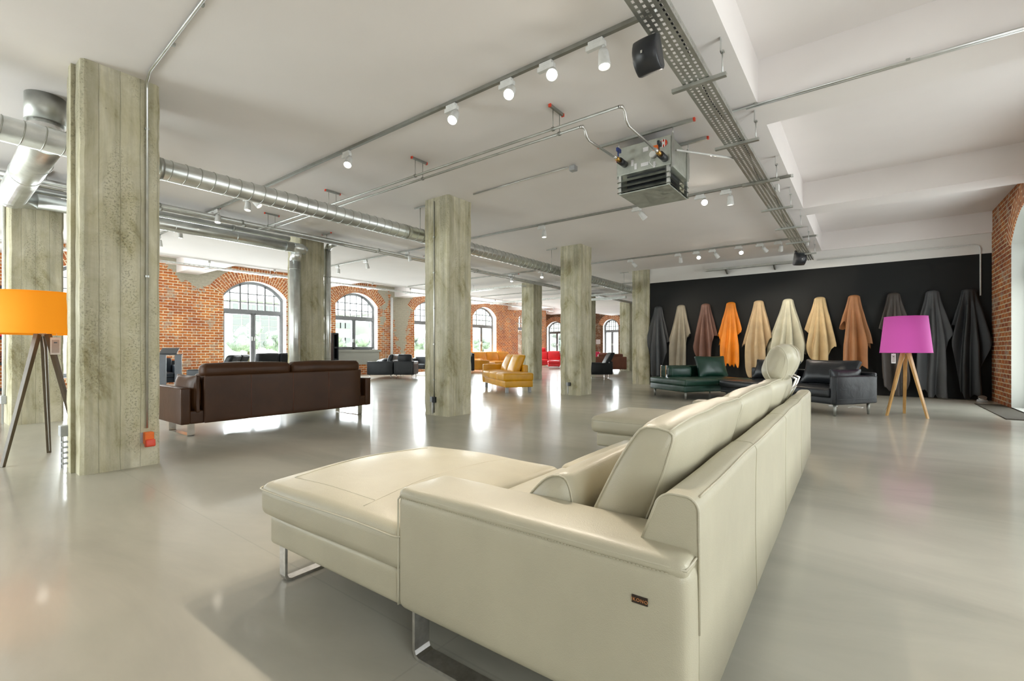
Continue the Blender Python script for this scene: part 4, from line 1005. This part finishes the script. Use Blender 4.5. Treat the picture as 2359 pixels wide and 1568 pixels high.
# two heating pipes feeding the heater
for (x,y0,lab,el,seed) in ((4.14,1.87,'upper of the two thin heating pipes feeding the hanging heater',((4.14,1.87,3.42),(4.16,1.84,3.42),(4.19,1.83,3.38),(4.22,1.83,3.31),(4.27,1.83,3.28),(5.12,1.80,3.26)),0),
                       (4.27,2.36,'lower of the two thin heating pipes feeding the hanging heater',((4.27,2.36,3.42),(4.29,2.33,3.42),(4.31,2.32,3.38),(4.34,2.32,3.33),(4.39,2.32,3.31),(5.12,2.28,3.31)),1)):
    p=thing('heating_pipe',lab,'pipe',(0,0,0),0,'heating pipes to the heater')
    MB().cyl((x,y0,3.42),(x,9.28,3.42),.014,n=12).build('pipe_run',M['galvd'],p)
    MB().tube(el,.014,12).build('feed',M['brushed'],p)
    mb=MB(); 
    MB().cyl(el[1],el[0],.019,n=10).build('coupling',M['brushed'],p)
    e=el[-1]; MB().cyl((e[0]-.14,e[1],e[2]+.0),(e[0]-.04,e[1],e[2]),.024,n=12).build('brass_valve',M['brass'],p)
    MB().cyl((e[0]-.20,e[1],e[2]),(e[0]-.14,e[1],e[2]),.021,n=12).build('union',M['chrome'],p)
    MB().cyl((e[0]-.05,e[1],e[2]),(e[0]+.10,e[1],e[2]),.038,n=16).build('rubber_sleeve',M['bpl'],p)
    MB().cyl((e[0]-.09,e[1],e[2]),(e[0]-.09,e[1],e[2]+.10),.008,n=8).box((e[0]-.12,e[1]-.012,e[2]+.09),(e[0]-.03,e[1]+.012,e[2]+.13)).build('lever_handle',M['bpl'] if seed==0 else flat('blue_plastic',(.03,.05,.2),.4),p)
    for yy in (2.61,4.77,6.84,8.88):
        MB().cyl((x,yy,3.42),(x,yy,H-.02),.004,n=6).cyl((x,yy-.012,3.42),(x,yy+.012,3.42),.022,n=12).build('pipe_clip',M['dkmetal'],p)
for i,yy in enumerate((2.61,4.77,6.84,8.88)):
    o=MB().box((4.08,yy-.012,H-.028),(4.34,yy+.012,H)).build('mounting_rail',M['dkmetal'])
    tag(o,'short red-capped ceiling rail holding the twin heating pipes, '+('nearest the glaring spotlights','second from the heater','just above the big duct','farthest, by the pipe bundle')[i],'mounting rail','short rails over the heating pipes')
    for xx in (4.08,4.34): MB().cbox((xx,yy,H-.014),(.014,.03,.034)).build('end_cap',M['rpl'],o)

# ------------------------------------------------------------------ hanging air heater
ht=thing('air_heater','grey sheet-metal air heater hanging from two red-capped rails','heater',(5.55,2.06,0))
ht.location=(0,0,0)
hx0,hx1,hy0,hy1=5.22,5.92,1.74,2.38
MB().box((hx0,hy0,3.19),(hx1,hy1,3.52)).build('casing',M['unit'],ht,bevel=.006)
lv=MB().box((hx0+.02,hy0+.02,2.968),(hx1-.02,hy1-.02,2.982)).build('bottom_plate',M['unit'],ht,bevel=.003)
for k_ in range(3):
    z=3.005+.062*k_; mb=MB()
    for (a,b,n_) in (((hx0,hy0),(hx1,hy0),(0,-1)),((hx1,hy0),(hx1,hy1),(1,0)),((hx1,hy1),(hx0,hy1),(0,1)),((hx0,hy1),(hx0,hy0),(-1,0))):
        i_=.03
        def P_(p,dz,o_): 
            sx=1 if p[0]<(hx0+hx1)/2 else -1; sy=1 if p[1]<(hy0+hy1)/2 else -1
            return (p[0]+sx*(i_+o_),p[1]+sy*(i_+o_),dz)
        for dd in (0,.003):
            mb.add([P_(a,z-.022+dd,-.03),P_(b,z-.022+dd,-.03),P_(b,z+.028+dd,.03),P_(a,z+.028+dd,.03)],[(0,1,2,3)])
    mb.build('louvre',M['unit'],ht)
for (x,y) in ((hx0+.03,hy0+.03),(hx1-.03,hy0+.03),(hx1-.03,hy1-.03),(hx0+.03,hy1-.03)):
    MB().cbox((x,y,3.085),(.035,.035,.22)).build('corner_post',M['galv'],ht)
MB().box((hx0+.09,hy0+.09,2.985),(hx1-.09,hy1-.09,3.19)).build('core',M['bpl'],ht)
for (x,y,s_) in ((hx0+.05,hy0-.012,-1),(hx1-.09,hy0-.012,-1),(hx0+.05,hy1+.002,1),(hx1-.09,hy1+.002,1)):
    MB().prism([(x-.03,3.16),(x+.07,3.22),(x+.07,3.46),(x+.02,3.56),(x-.01,3.56),(x-.03,3.44)],y,y+.010,'y').build('bracket',M['galvd'],ht)
    MB().cyl((x+.02,y+.005,3.54),(x+.02,y+.005,H-.02),.005,n=6).build('threaded_rod',M['galv'],ht)
for x in (hx0+.07,hx1-.07):
    o=MB().box((x-.016,1.50,H-.032),(x+.016,2.66,H)).build('rail',M['galvd'],ht)
    for y in (1.50,2.66): MB().cbox((x,y,H-.016),(.036,.02,.036)).build('end_cap',M['rpl'],o)
# front face details (face x = hx0)
fx=hx0-.002
MB().lathe([(0,0),(.042,0),(.042,.004),(0,.004)],28,M=T(fx,1.815,3.44,0,0,-PI/2)).build('emblem_disc',M['rpl'],ht)
mb=MB()
for dy in (-.013,.013): mb.box((fx-.007,1.815+dy-.005,3.395),(fx-.004,1.815+dy+.005,3.485))
mb.box((fx-.007,1.807,3.425),(fx-.004,1.823,3.455)); mb.build('emblem_bars',M['wpl'],ht)
for (y0_,y1_,z0_,z1_) in ((1.99,2.055,3.40,3.45),(2.17,2.20,3.27,3.34),(2.13,2.16,3.22,3.29),(1.99,2.08,3.235,3.275),(1.91,1.935,3.19,3.26)):
    MB().box((fx-.003,y0_,z0_),(fx,y1_,z1_)).build('rating_sticker',M['paper'],ht)
MB().cyl((fx-.05,1.93,3.33),(fx,1.93,3.33),.035,n=16).build('thermostat',M['wpl'],ht)
MB().box((fx-.03,1.875,3.36),(fx,1.925,3.43)).build('valve_actuator',M['opl'],ht)
MB().tube([(fx-.04,1.94,3.30),(fx-.06,1.96,3.24),(fx-.03,1.93,3.20),(fx-.01,1.90,3.22)],.004,6).build('cable',M['wpl'],ht)
o=MB().cyl((5.3,1.70,3.36),(6.15,1.17,3.40),.011,n=10).build('conduit_tube',M['wpl']); tag(o,'white plastic conduit from the heater to the cable tray','conduit')

# ------------------------------------------------------------------ cable trays
def perforated(mb,org,ux,uy,uz,L_,W_,Hh,period=.055,t=.002,cols=9):
    org=Vector(org);ux=Vector(ux);uy=Vector(uy);uz=Vector(uz)
    n=int(L_/period); edges=[0]; 
    cw=W_/cols
    vs=[];fs=[]
    def q(x0,x1,y0,y1,z):
        b=len(vs)
        for (x,y) in ((x0,y0),(x1,y0),(x1,y1),(x0,y1)): vs.append(org+ux*x+uy*y+uz*z)
        fs.append((b,b+1,b+2,b+3))
    hole=[0,1,0,1,0,1,0,1,0] if cols==9 else [0,1,0,1,0]
    sy=0; ws=[1.0 if h==0 else .7 for h in hole]; sw=sum(ws)
    for k_,h in enumerate(hole):
        y0=sy; y1=sy+ws[k_]/sw*W_; sy=y1
        if not h: q(0,L_,y0,y1,0)
        else:
            off=.5*period*((k_//2)%2)
            for i in range(n): 
                a=i*period+off; q(a,min(L_,a+period*.42),y0,y1,0)
    b=len(vs)
    for y in (0,W_):
        b=len(vs)
        for (x,z) in ((0,0),(L_,0),(L_,Hh*.35),(0,Hh*.35)): vs.append(org+ux*x+uy*y+uz*z)
        fs.append((b,b+1,b+2,b+3))
        b=len(vs)
        for (x,z) in ((0,Hh*.55),(L_,Hh*.55),(L_,Hh),(0,Hh)): vs.append(org+ux*x+uy*y+uz*z)
        fs.append((b,b+1,b+2,b+3))
        for i in range(n):
            b=len(vs)
            for (x,z) in ((i*period,Hh*.35),(i*period+period*.4,Hh*.35),(i*period+period*.4,Hh*.55),(i*period,Hh*.55)): vs.append(org+ux*x+uy*y+uz*z)
            fs.append((b,b+1,b+2,b+3))
    mb.add(vs,fs)
tt=thing('cable_tray','long perforated steel cable tray running from overhead toward the black wall','cable tray',(0,0,0))
mb=MB(); perforated(mb,(-4.0,1.03,3.37),(1,0,0),(0,1,0),(0,0,1),17.9,.215,.055); mb.build('tray_channel',M['galvd'],tt,solid=.0015)
for k_ in range(9):
    x=1.15+1.46*k_; 
    h_=MB().box((x-.02,.90,3.335),(x+.02,1.34,3.365)).build('cross_bar',M['galvd'],tt)
    MB().cyl((x,.93,3.35),(x,.93,H-.1),.006,n=6).box((x-.02,.915,H-.12),(x+.02,.945,H-.11)).box((x-.02,.94,H-.12),(x+.02,.945,H)).build('hanger_rod',M['galv'],h_)
for (x,c_) in ((2.95,0),(7.6,1),(11.9,2)):
    b_=MB().cbox((x,1.0,3.42),(.11,.045,.10)).build('junction_box',M['wpl'],bevel=.006)
    tag(b_,'small white junction box on the side of the cable tray, '+('above the black speaker','halfway along','near the wall')[c_],'junction box','junction boxes on the cable tray')
o=tag(MB().tube([(1.5+.5*i,1.10+.03*math.sin(i*1.3),3.385+.004*(i%2)) for i in range(25)],.008,6).build('power_cable',M['bpl']),'black power cable lying in the long cable tray','cable')
wt=thing('cable_tray','short perforated cable tray on brackets above the black wall','cable tray',(0,0,0))
mb=MB(); perforated(mb,(14.12,1.45,3.39),(0,1,0),(1,0,0),(0,0,1),2.25,.16,.055,cols=5); mb.build('tray_channel',M['galvd'],wt,solid=.002)
for y in (1.95,3.15): MB().prism([(14.1,3.385),(14.4,3.385),(14.4,3.28),(14.34,3.28)],y-.02,y+.02,'y').build('bracket',M['galvd'],wt)
lt=thing('cable_tray','light steel cable tray hung before the red brick window wall','cable tray',(0,0,0))
mb=MB(); perforated(mb,(-4.4,15.05,3.47),(1,0,0),(0,1,0),(0,0,1),28,.20,.05,period=.12,cols=5); mb.build('tray_channel',M['galv'],lt,solid=.002)
for k_ in range(15):
    x=-.2+1.85*k_
    h_=MB().box((x-.02,14.98,3.44),(x+.02,15.32,3.465)).build('cross_bar',M['galv'],lt)
    MB().cyl((x,15.0,3.45),(x,15.0,H+.2),.006,n=6).cyl((x,15.3,3.45),(x,15.3,H+.2),.006,n=6).box((x-.03,14.99,H-.06),(x+.03,15.01,H)).build('hanger_rod',M['galv'],h_)
for (x,y0,y1,lab) in ((13.6,9.9,14.8,'far cable tray crossing the ceiling behind the column of the mustard sofa'),(17.9,6.4,14.8,'distant cable tray beyond the duct, above the far seating')):
    ft=thing('cable_tray',lab,'cable tray',(0,0,0),0)
    mb=MB(); perforated(mb,(x,y0,3.42),(0,1,0),(1,0,0),(0,0,1),y1-y0,.25,.06,period=.12,cols=5); mb.build('tray_channel',M['galvd'],ft,solid=.002)
    for y in (y0+.5,(y0+y1)/2,y1-.5): MB().cyl((x+.12,y,3.42),(x+.12,y,H),.006,n=6).build('hanger_rod',M['galv'],ft)
for (x,y,w_,lab) in ((19.9,9.0,1.6,'long slim grey pendant fitting hanging right of the third front column'),):
    o=thing('linear_pendant',lab,'pendant light',(0,0,0)); MB().box((18.6,8.1,3.30),(18.72,9.9,3.40)).build('housing',M['galvd'],o)
    for yy in (8.3,9.7): MB().cyl((18.66,yy,3.39),(18.66,yy,H),.004,n=6).build('suspension_wire',M['galv'],o)
# ------------------------------------------------------------------ loudspeakers
def speaker(loc,rz,s_,label):
    t=thing('loudspeaker',label,'loudspeaker',loc,rz,'black loudspeakers under the cable tray')
    def fn(p):
        x,y,z=p; y2=y-(.05*s_)*(1-(z/(.11*s_))**2)-(.03*s_)*(1-(x/(.1*s_))**2) if y<0 else y; k_=1-.25*max(0,y/(.08*s_)); return (x*k_,y2,z*k_)
    c=MB().rbox((-.095*s_,-.05*s_,-.12*s_),(.095*s_,.08*s_,.12*s_),.012,k=8,m=2,fn=fn,M=T(0,0,0,0,math.radians(22))).build('cabinet',M['bpl'],t)
    MB().cyl((0,.07*s_,.02),(0,.10*s_,.13*s_),.018*s_,n=10).cbox((0,.09*s_,.15*s_),(.06*s_,.06*s_,.05*s_)).build('wall_bracket',M['bpl'],t)
    MB().cbox((0,-.135*s_,-.03*s_),(.014*s_,.003,.02*s_)).build('badge',M['galv'],c)
speaker((3.22,1.22,3.19),math.radians(-95),.95,'black loudspeaker hanging under the near part of the cable tray')
speaker((12.9,1.25,3.27),math.radians(-62),1.25,'small black loudspeaker at the far end of the cable tray')

# ------------------------------------------------------------------ conduits, sockets and switches
def conduit(path,r,label,name='conduit',mat=None,clips=()):
    o=thing(name,label,'conduit',(0,0,0),0); MB().tube(path,r,8).build('tube',mat or M['galv'],o)
    for c_ in clips: MB().cbox(c_,(.03,.03,.02)).build('clip',M['galvd'],o)
    return o
conduit([(1.41,5.435,.36),(1.41,5.435,3.58),(1.40,5.40,3.63),(1.37,5.2,3.645),(1.30,3.0,3.645),(1.3,-1.5,3.645)],.011,'grey conduit down the big rough column and across the ceiling toward the camera',clips=((1.41,5.44,3.2),(1.41,5.44,1.8),(1.37,4.6,3.65),(1.34,3.9,3.65)))
conduit([(5.418,5.77,.05),(5.418,5.77,3.6)],.010,'thin pale conduit on the left face of the middle column',clips=tuple((5.42,5.77,.6+.6*k_) for k_ in range(5)))
conduit([(5.36,1.35,3.643),(5.36,-2.1,3.643)],.012,'twin conduit across the right-hand ceiling beam',clips=((5.36,.9,3.65),(5.36,-.3,3.65)))
conduit([(5.40,1.0,3.643),(5.40,-2.1,3.643)],.009,'thinner conduit beside the twin conduit on the ceiling beam')
conduit([(14.37,1.0,3.43),(14.37,-1.93,3.43),(14.37,-2.0,3.40),(14.37,-2.02,3.33),(14.37,-2.02,2.3)],.014,'conduit above the black wall that bends down beside the brick pier',mat=M['wpl'])
conduit([(5.66,5.1,3.645),(5.62,3.3,3.645)],.010,'conduit on the ceiling from the middle column to a small grey detector')
conduit([(9.55,YL-.03,.1),(9.55,YL-.03,3.5)],.0,'')if 0 else None
conduit([(14.15,YL-.12,0),(14.15,YL-.12,3.6)],.065,'pale round downpipe on the brick wall between the second and third windows','downpipe',M['wpl'])
conduit([(26.6,14.3,0),(26.6,14.3,3.6)],.04,'distant white pipe between the recliner and the far windows','downpipe',M['wpl'])
o=tag(MB().cbox((5.60,3.2,3.60),(.09,.09,.07)).build('motion_detector',M['gpl'],bevel=.008),'small grey detector box on the ceiling left of the heater','detector')
def socketbox(loc,rz,label,s_=1,dark=False,pipe=0,group=None):
    t=thing('socket_box',label,'socket box',loc,rz,group)
    MB().box((-.055*s_,-.035,-.04*s_),(.0,.0,.04*s_)).build('housing',M['gpl'],t,bevel=.004)
    MB().box((.002,-.045,-.045*s_),(.06*s_,.0,.04*s_)).build('flap',M['bpl'] if dark else M['gpl'],t,bevel=.004)
    if pipe: MB().cyl((-.015,-.015,-pipe),(-.015,-.015,-.04*s_),.012,n=8).build('tube',M['wpl'],t)
socketbox((5.43,5.79,.27),-PI/2,'grey twin socket box low on the left face of the middle column',1.1,True,.24)
socketbox((9.89,5.78,.27),-PI/2,'dark switch box with short pale pipe on the column right of the mustard sofa',1.0,True,.24)
t=thing('socket_box','grey socket box with wire-basket guard at the foot of the big rough column','socket box',(.94,5.93,0),-PI/2)
MB().box((-.06,-.06,.30),(.05,.0,.40)).build('housing',M['gpl'],t,bevel=.008)
for k_ in range(5): MB().box((-.035,-.045,.04+.05*k_),(.035,-.002,.052+.05*k_)).build('guard_rung',M['gpl'],t)
for xx in (-.035,.03): MB().box((xx,-.045,.0),(xx+.008,-.037,.30)).build('guard_rail',M['gpl'],t)
t=thing('socket_box','grey socket box with ladder-like guard at the foot of the far left column','socket box',(.94,10.2,0),-PI/2)
MB().box((-.06,-.06,.30),(.06,.0,.42)).build('housing',M['gpl'],t,bevel=.008); 
for xx in (-.03,.03): MB().box((xx,-.045,.0),(xx+.01,-.03,.30)).build('guard_rail',M['gpl'],t)
rs=thing('power_socket','bright red industrial power socket on the front of the big rough column','socket',(1.41,5.45,.25))
MB().box((-.05,-.012,-.03),(.045,.0,.07)).build('backplate',M['gpl'],rs,bevel=.003)
MB().box((-.032,-.075,-.04),(.042,-.008,.075)).build('housing',M['opl'],rs,bevel=.01)
MB().rbox((-.030,-.10,-.075),(.045,-.03,-.005),.012,k=2,M=T(0,0,0,0,math.radians(-10))).build('flap',M['rpl'],rs)
# trim along the far column left edge
o=MB().cyl((.92,10.25,0.4),(.92,10.25,3.3),.02,n=10).build('conduit',M['wpl']); tag(o,'white conduit on the left edge of the far left column','conduit')

# ------------------------------------------------------------------ tablet stand, shelves, notice
ts=thing('tablet_stand','dark metal stand with tilted tablet, beyond the left end of the brown sofa','display stand',(4.15,14.2,0),math.radians(-35))
for x in (-.22,.12): MB().box((x,-.02,0),(x+.15,.02,.98)).build('upright',M['greyl'],ts,bevel=.003)
MB().box((-.22,-.025,.97),(.29,.025,.995)).box((-.22,-.20,0),(.27,.2,.012)).build('frame',M['bpl'],ts)
MB().box((-.19,-.015,-.13),(.19,.010,.13),M=T(.0,.0,1.07,0,math.radians(-55))).build('tablet',M['bpl'],ts,bevel=.006)
def shelf(name,label,x0,x1,y0,y1,z1,levels,mat):
    t=thing(name,label,'shelf',(0,0,0))
    for x in (x0,x1): MB().box((x-.02,y0,0),(x+.02,y1,z1)).build('side_panel',mat,t)
    for z in levels: MB().box((x0,y0,z-.035),(x1,y1,z+.035)).build('shelf_board',mat,t)
    return t
shelf('display_rack','black rack with folded hides before the brick wall, at the far left edge',-1.2,1.72,17.2,17.7,2.75,(.1,.75,1.4,2.05,2.68),M['bpl'])
k_=0; rnd=random.Random(5)
for z in (.785,1.435):
    for x in (-.1,.35,.8,1.2,1.52):
        mb=MB(); 
        for j in range(4): mb.rbox((x-.16,17.25,z+.07*j),(x+.16,17.62,z+.068*(j+1)),.03,k=2,m=2)
        o=mb.build('folded_leather',M['red'] if (k_%3!=1) else M['cognac']); tag(o,'stack of folded red and brown leather on the rack at the far left edge','leather stack','folded leather on the left rack'); k_+=1
t=shelf('display_tower','narrow black display tower left of the second window',10.82,11.02,17.5,17.9,1.8,(.1,.7,1.2,1.78),M['bpl'])
MB().box((10.82,17.88,0),(11.02,17.9,1.8)).build('back_panel',M['bpl'],t)
o=tag(MB().box((XF-.02,14.35+1.6,1.55),(XF,14.35+1.95,1.9)).build('notice',M['paper']),'small white notice on the brown brick wall by the far window','notice')
o=tag(MB().tube([(1.4+.14*math.cos(a*.5),5.9+.1,.01) for a in range(3)],.005,5).build('power_lead',M['wpl']),'thin white lead on the floor behind the big column','cord') if 0 else None

# ------------------------------------------------------------------ outside the windows
o=MB().box((-60,YL+.5,-.35),(90,YL+7,-.12)).build('paved_yard',M['pave']); struct(o)
o=MB().box((-80,YL+7,-.4),(140,160,-.14)).build('lawn',M['lawn']); tag(o,'green lawn beyond the windows','lawn',kind='stuff')
o=MB().box((XB-60,-60,-.4),(140,YR-.5,-.14)).build('yard',M['pave']); struct(o)
o=MB().box((XF+.5,YR-.5,-.4),(140,YL+.5,-.15)).build('rear_yard',M['pave']); struct(o)
def building(name,label,x0,x1,y0,y1,h,rows,cols,mat):
    t=thing(name,label,'building',(0,0,0)); MB().box((x0,y0,-.139),(x1,y1,h)).build('walls',mat,t)
    MB().box((x0-.3,y0-.3,h),(x1+.3,y1+.3,h+.5)).build('roof',mat,t)
    for r in range(rows):
        for c_ in range(cols):
            x=x0+(x1-x0)*(c_+.5)/cols; z=1.6+(h-2.2)*(r+.5)/rows; MB().box((x-.7,y0-.08,z-.6),(x+.7,y0+.05,z+.6)).build('window',M['bwin'],t)
building('office_building','pale office block with rows of windows seen through the first big window',36.5,48,92,104,10.3,6,7,M['bldg'])
building('office_building','small pale block seen through the left half of the second window',56,59.5,90,100,8.6,2,3,M['bldg2'])
building('office_building','narrow pale block seen through the right half of the second window',64.5,67,90,100,9.2,2,2,M['bldg2'])
building('warehouse','pale warehouse with long window band beyond the far right windows',60,75,16,60,9,0,0,M['bldg2'])
def tree(x,y,h,seed,label):
    t=thing('tree',label,'tree',(x,y,-.139),0,'pale trees beyond the windows'); rnd=random.Random(seed)
    MB().cyl((0,0,0),(.1,0,h*.55),.14,.07,n=8).build('trunk',M['bark'],t)
    mb=MB()
    for k_ in range(16):
        c_=Vector((rnd.gauss(0,h*.17),rnd.gauss(0,h*.17),h*(.45+.42*rnd.random()))); r=h*rnd.uniform(.10,.19)
        vs=[];fs=[];n1,n2=12,8
        for i in range(n2+1):
            for j in range(n1):
                a=PI*i/n2; b=2*PI*j/n1; v=Vector((math.sin(a)*math.cos(b),math.sin(a)*math.sin(b),math.cos(a)))
                vs.append(c_+v*r*(1+.45*mnoise.noise(v*3.5+c_)))
        for i in range(n2):
            for j in range(n1): fs.append((i*n1+j,i*n1+(j+1)%n1,(i+1)*n1+(j+1)%n1,(i+1)*n1+j))
        mb.add(vs,fs,True)
        # leafy edge
        for q in range(90):
            v=Vector((rnd.gauss(0,1),rnd.gauss(0,1),rnd.gauss(0,1))).normalized(); p=c_+v*r*rnd.uniform(.95,1.25); a=v.orthogonal()*h*.016; b=v.cross(a)
            mb.add([p-a,p+b,p+a+v*.04],[(0,1,2)])
    mb.build('crown',M['leaf'],t)
TR=[(9,40,4.2),(13,42,5.0),(17.5,41,5.6),(21,43,4.8),(25,40,4.6),(31,44,4.6),(36,42,5),(40,45,4.4),(45,43,4.8),(52,45,5),(58,44,5),(3,41,4.5),(52,52,5),(40,24,5.5),(47,17,6),(44,30,6)]
for i,(x,y,h_) in enumerate(TR): tree(x,y,h_*.66,i,'leafy pale green tree outside the brick wall windows')
o=thing('planter','orange box planter standing outside the third window','planter',(20.3,22.6,-.12)); MB().box((-.5,-.3,0.15),(.5,.3,.62)).build('box',M['opl'],o); MB().box((-.4,-.2,0),(.4,.2,.16)).build('plinth',M['gpl'],o); MB().box((-.45,-.1,.62),(.45,.25,1.25)).build('white_panel',M['wpl'],o)
o=MB().box((10.6,YR+.03,0),(13.3,YR+.42,.012)).build('doormat',flat('dark_bristle_mat',(.055,.045,.03),.95,nb=.8,ns=120)); tag(o,'dark bristle mat along the foot of the brick pier at the right edge','doormat')
o=thing('floor_spotlight','small grey uplight on the floor at the base of the brick pier','uplight',(13.9,-1.98,0)); MB().cyl((0,0,0),(0,0,.05),.09,.08,n=20).build('base',M['gpl'],o); MB().cyl((0,0,.05),(-.03,0,.10),.06,.07,n=20).build('housing',M['galv'],o)
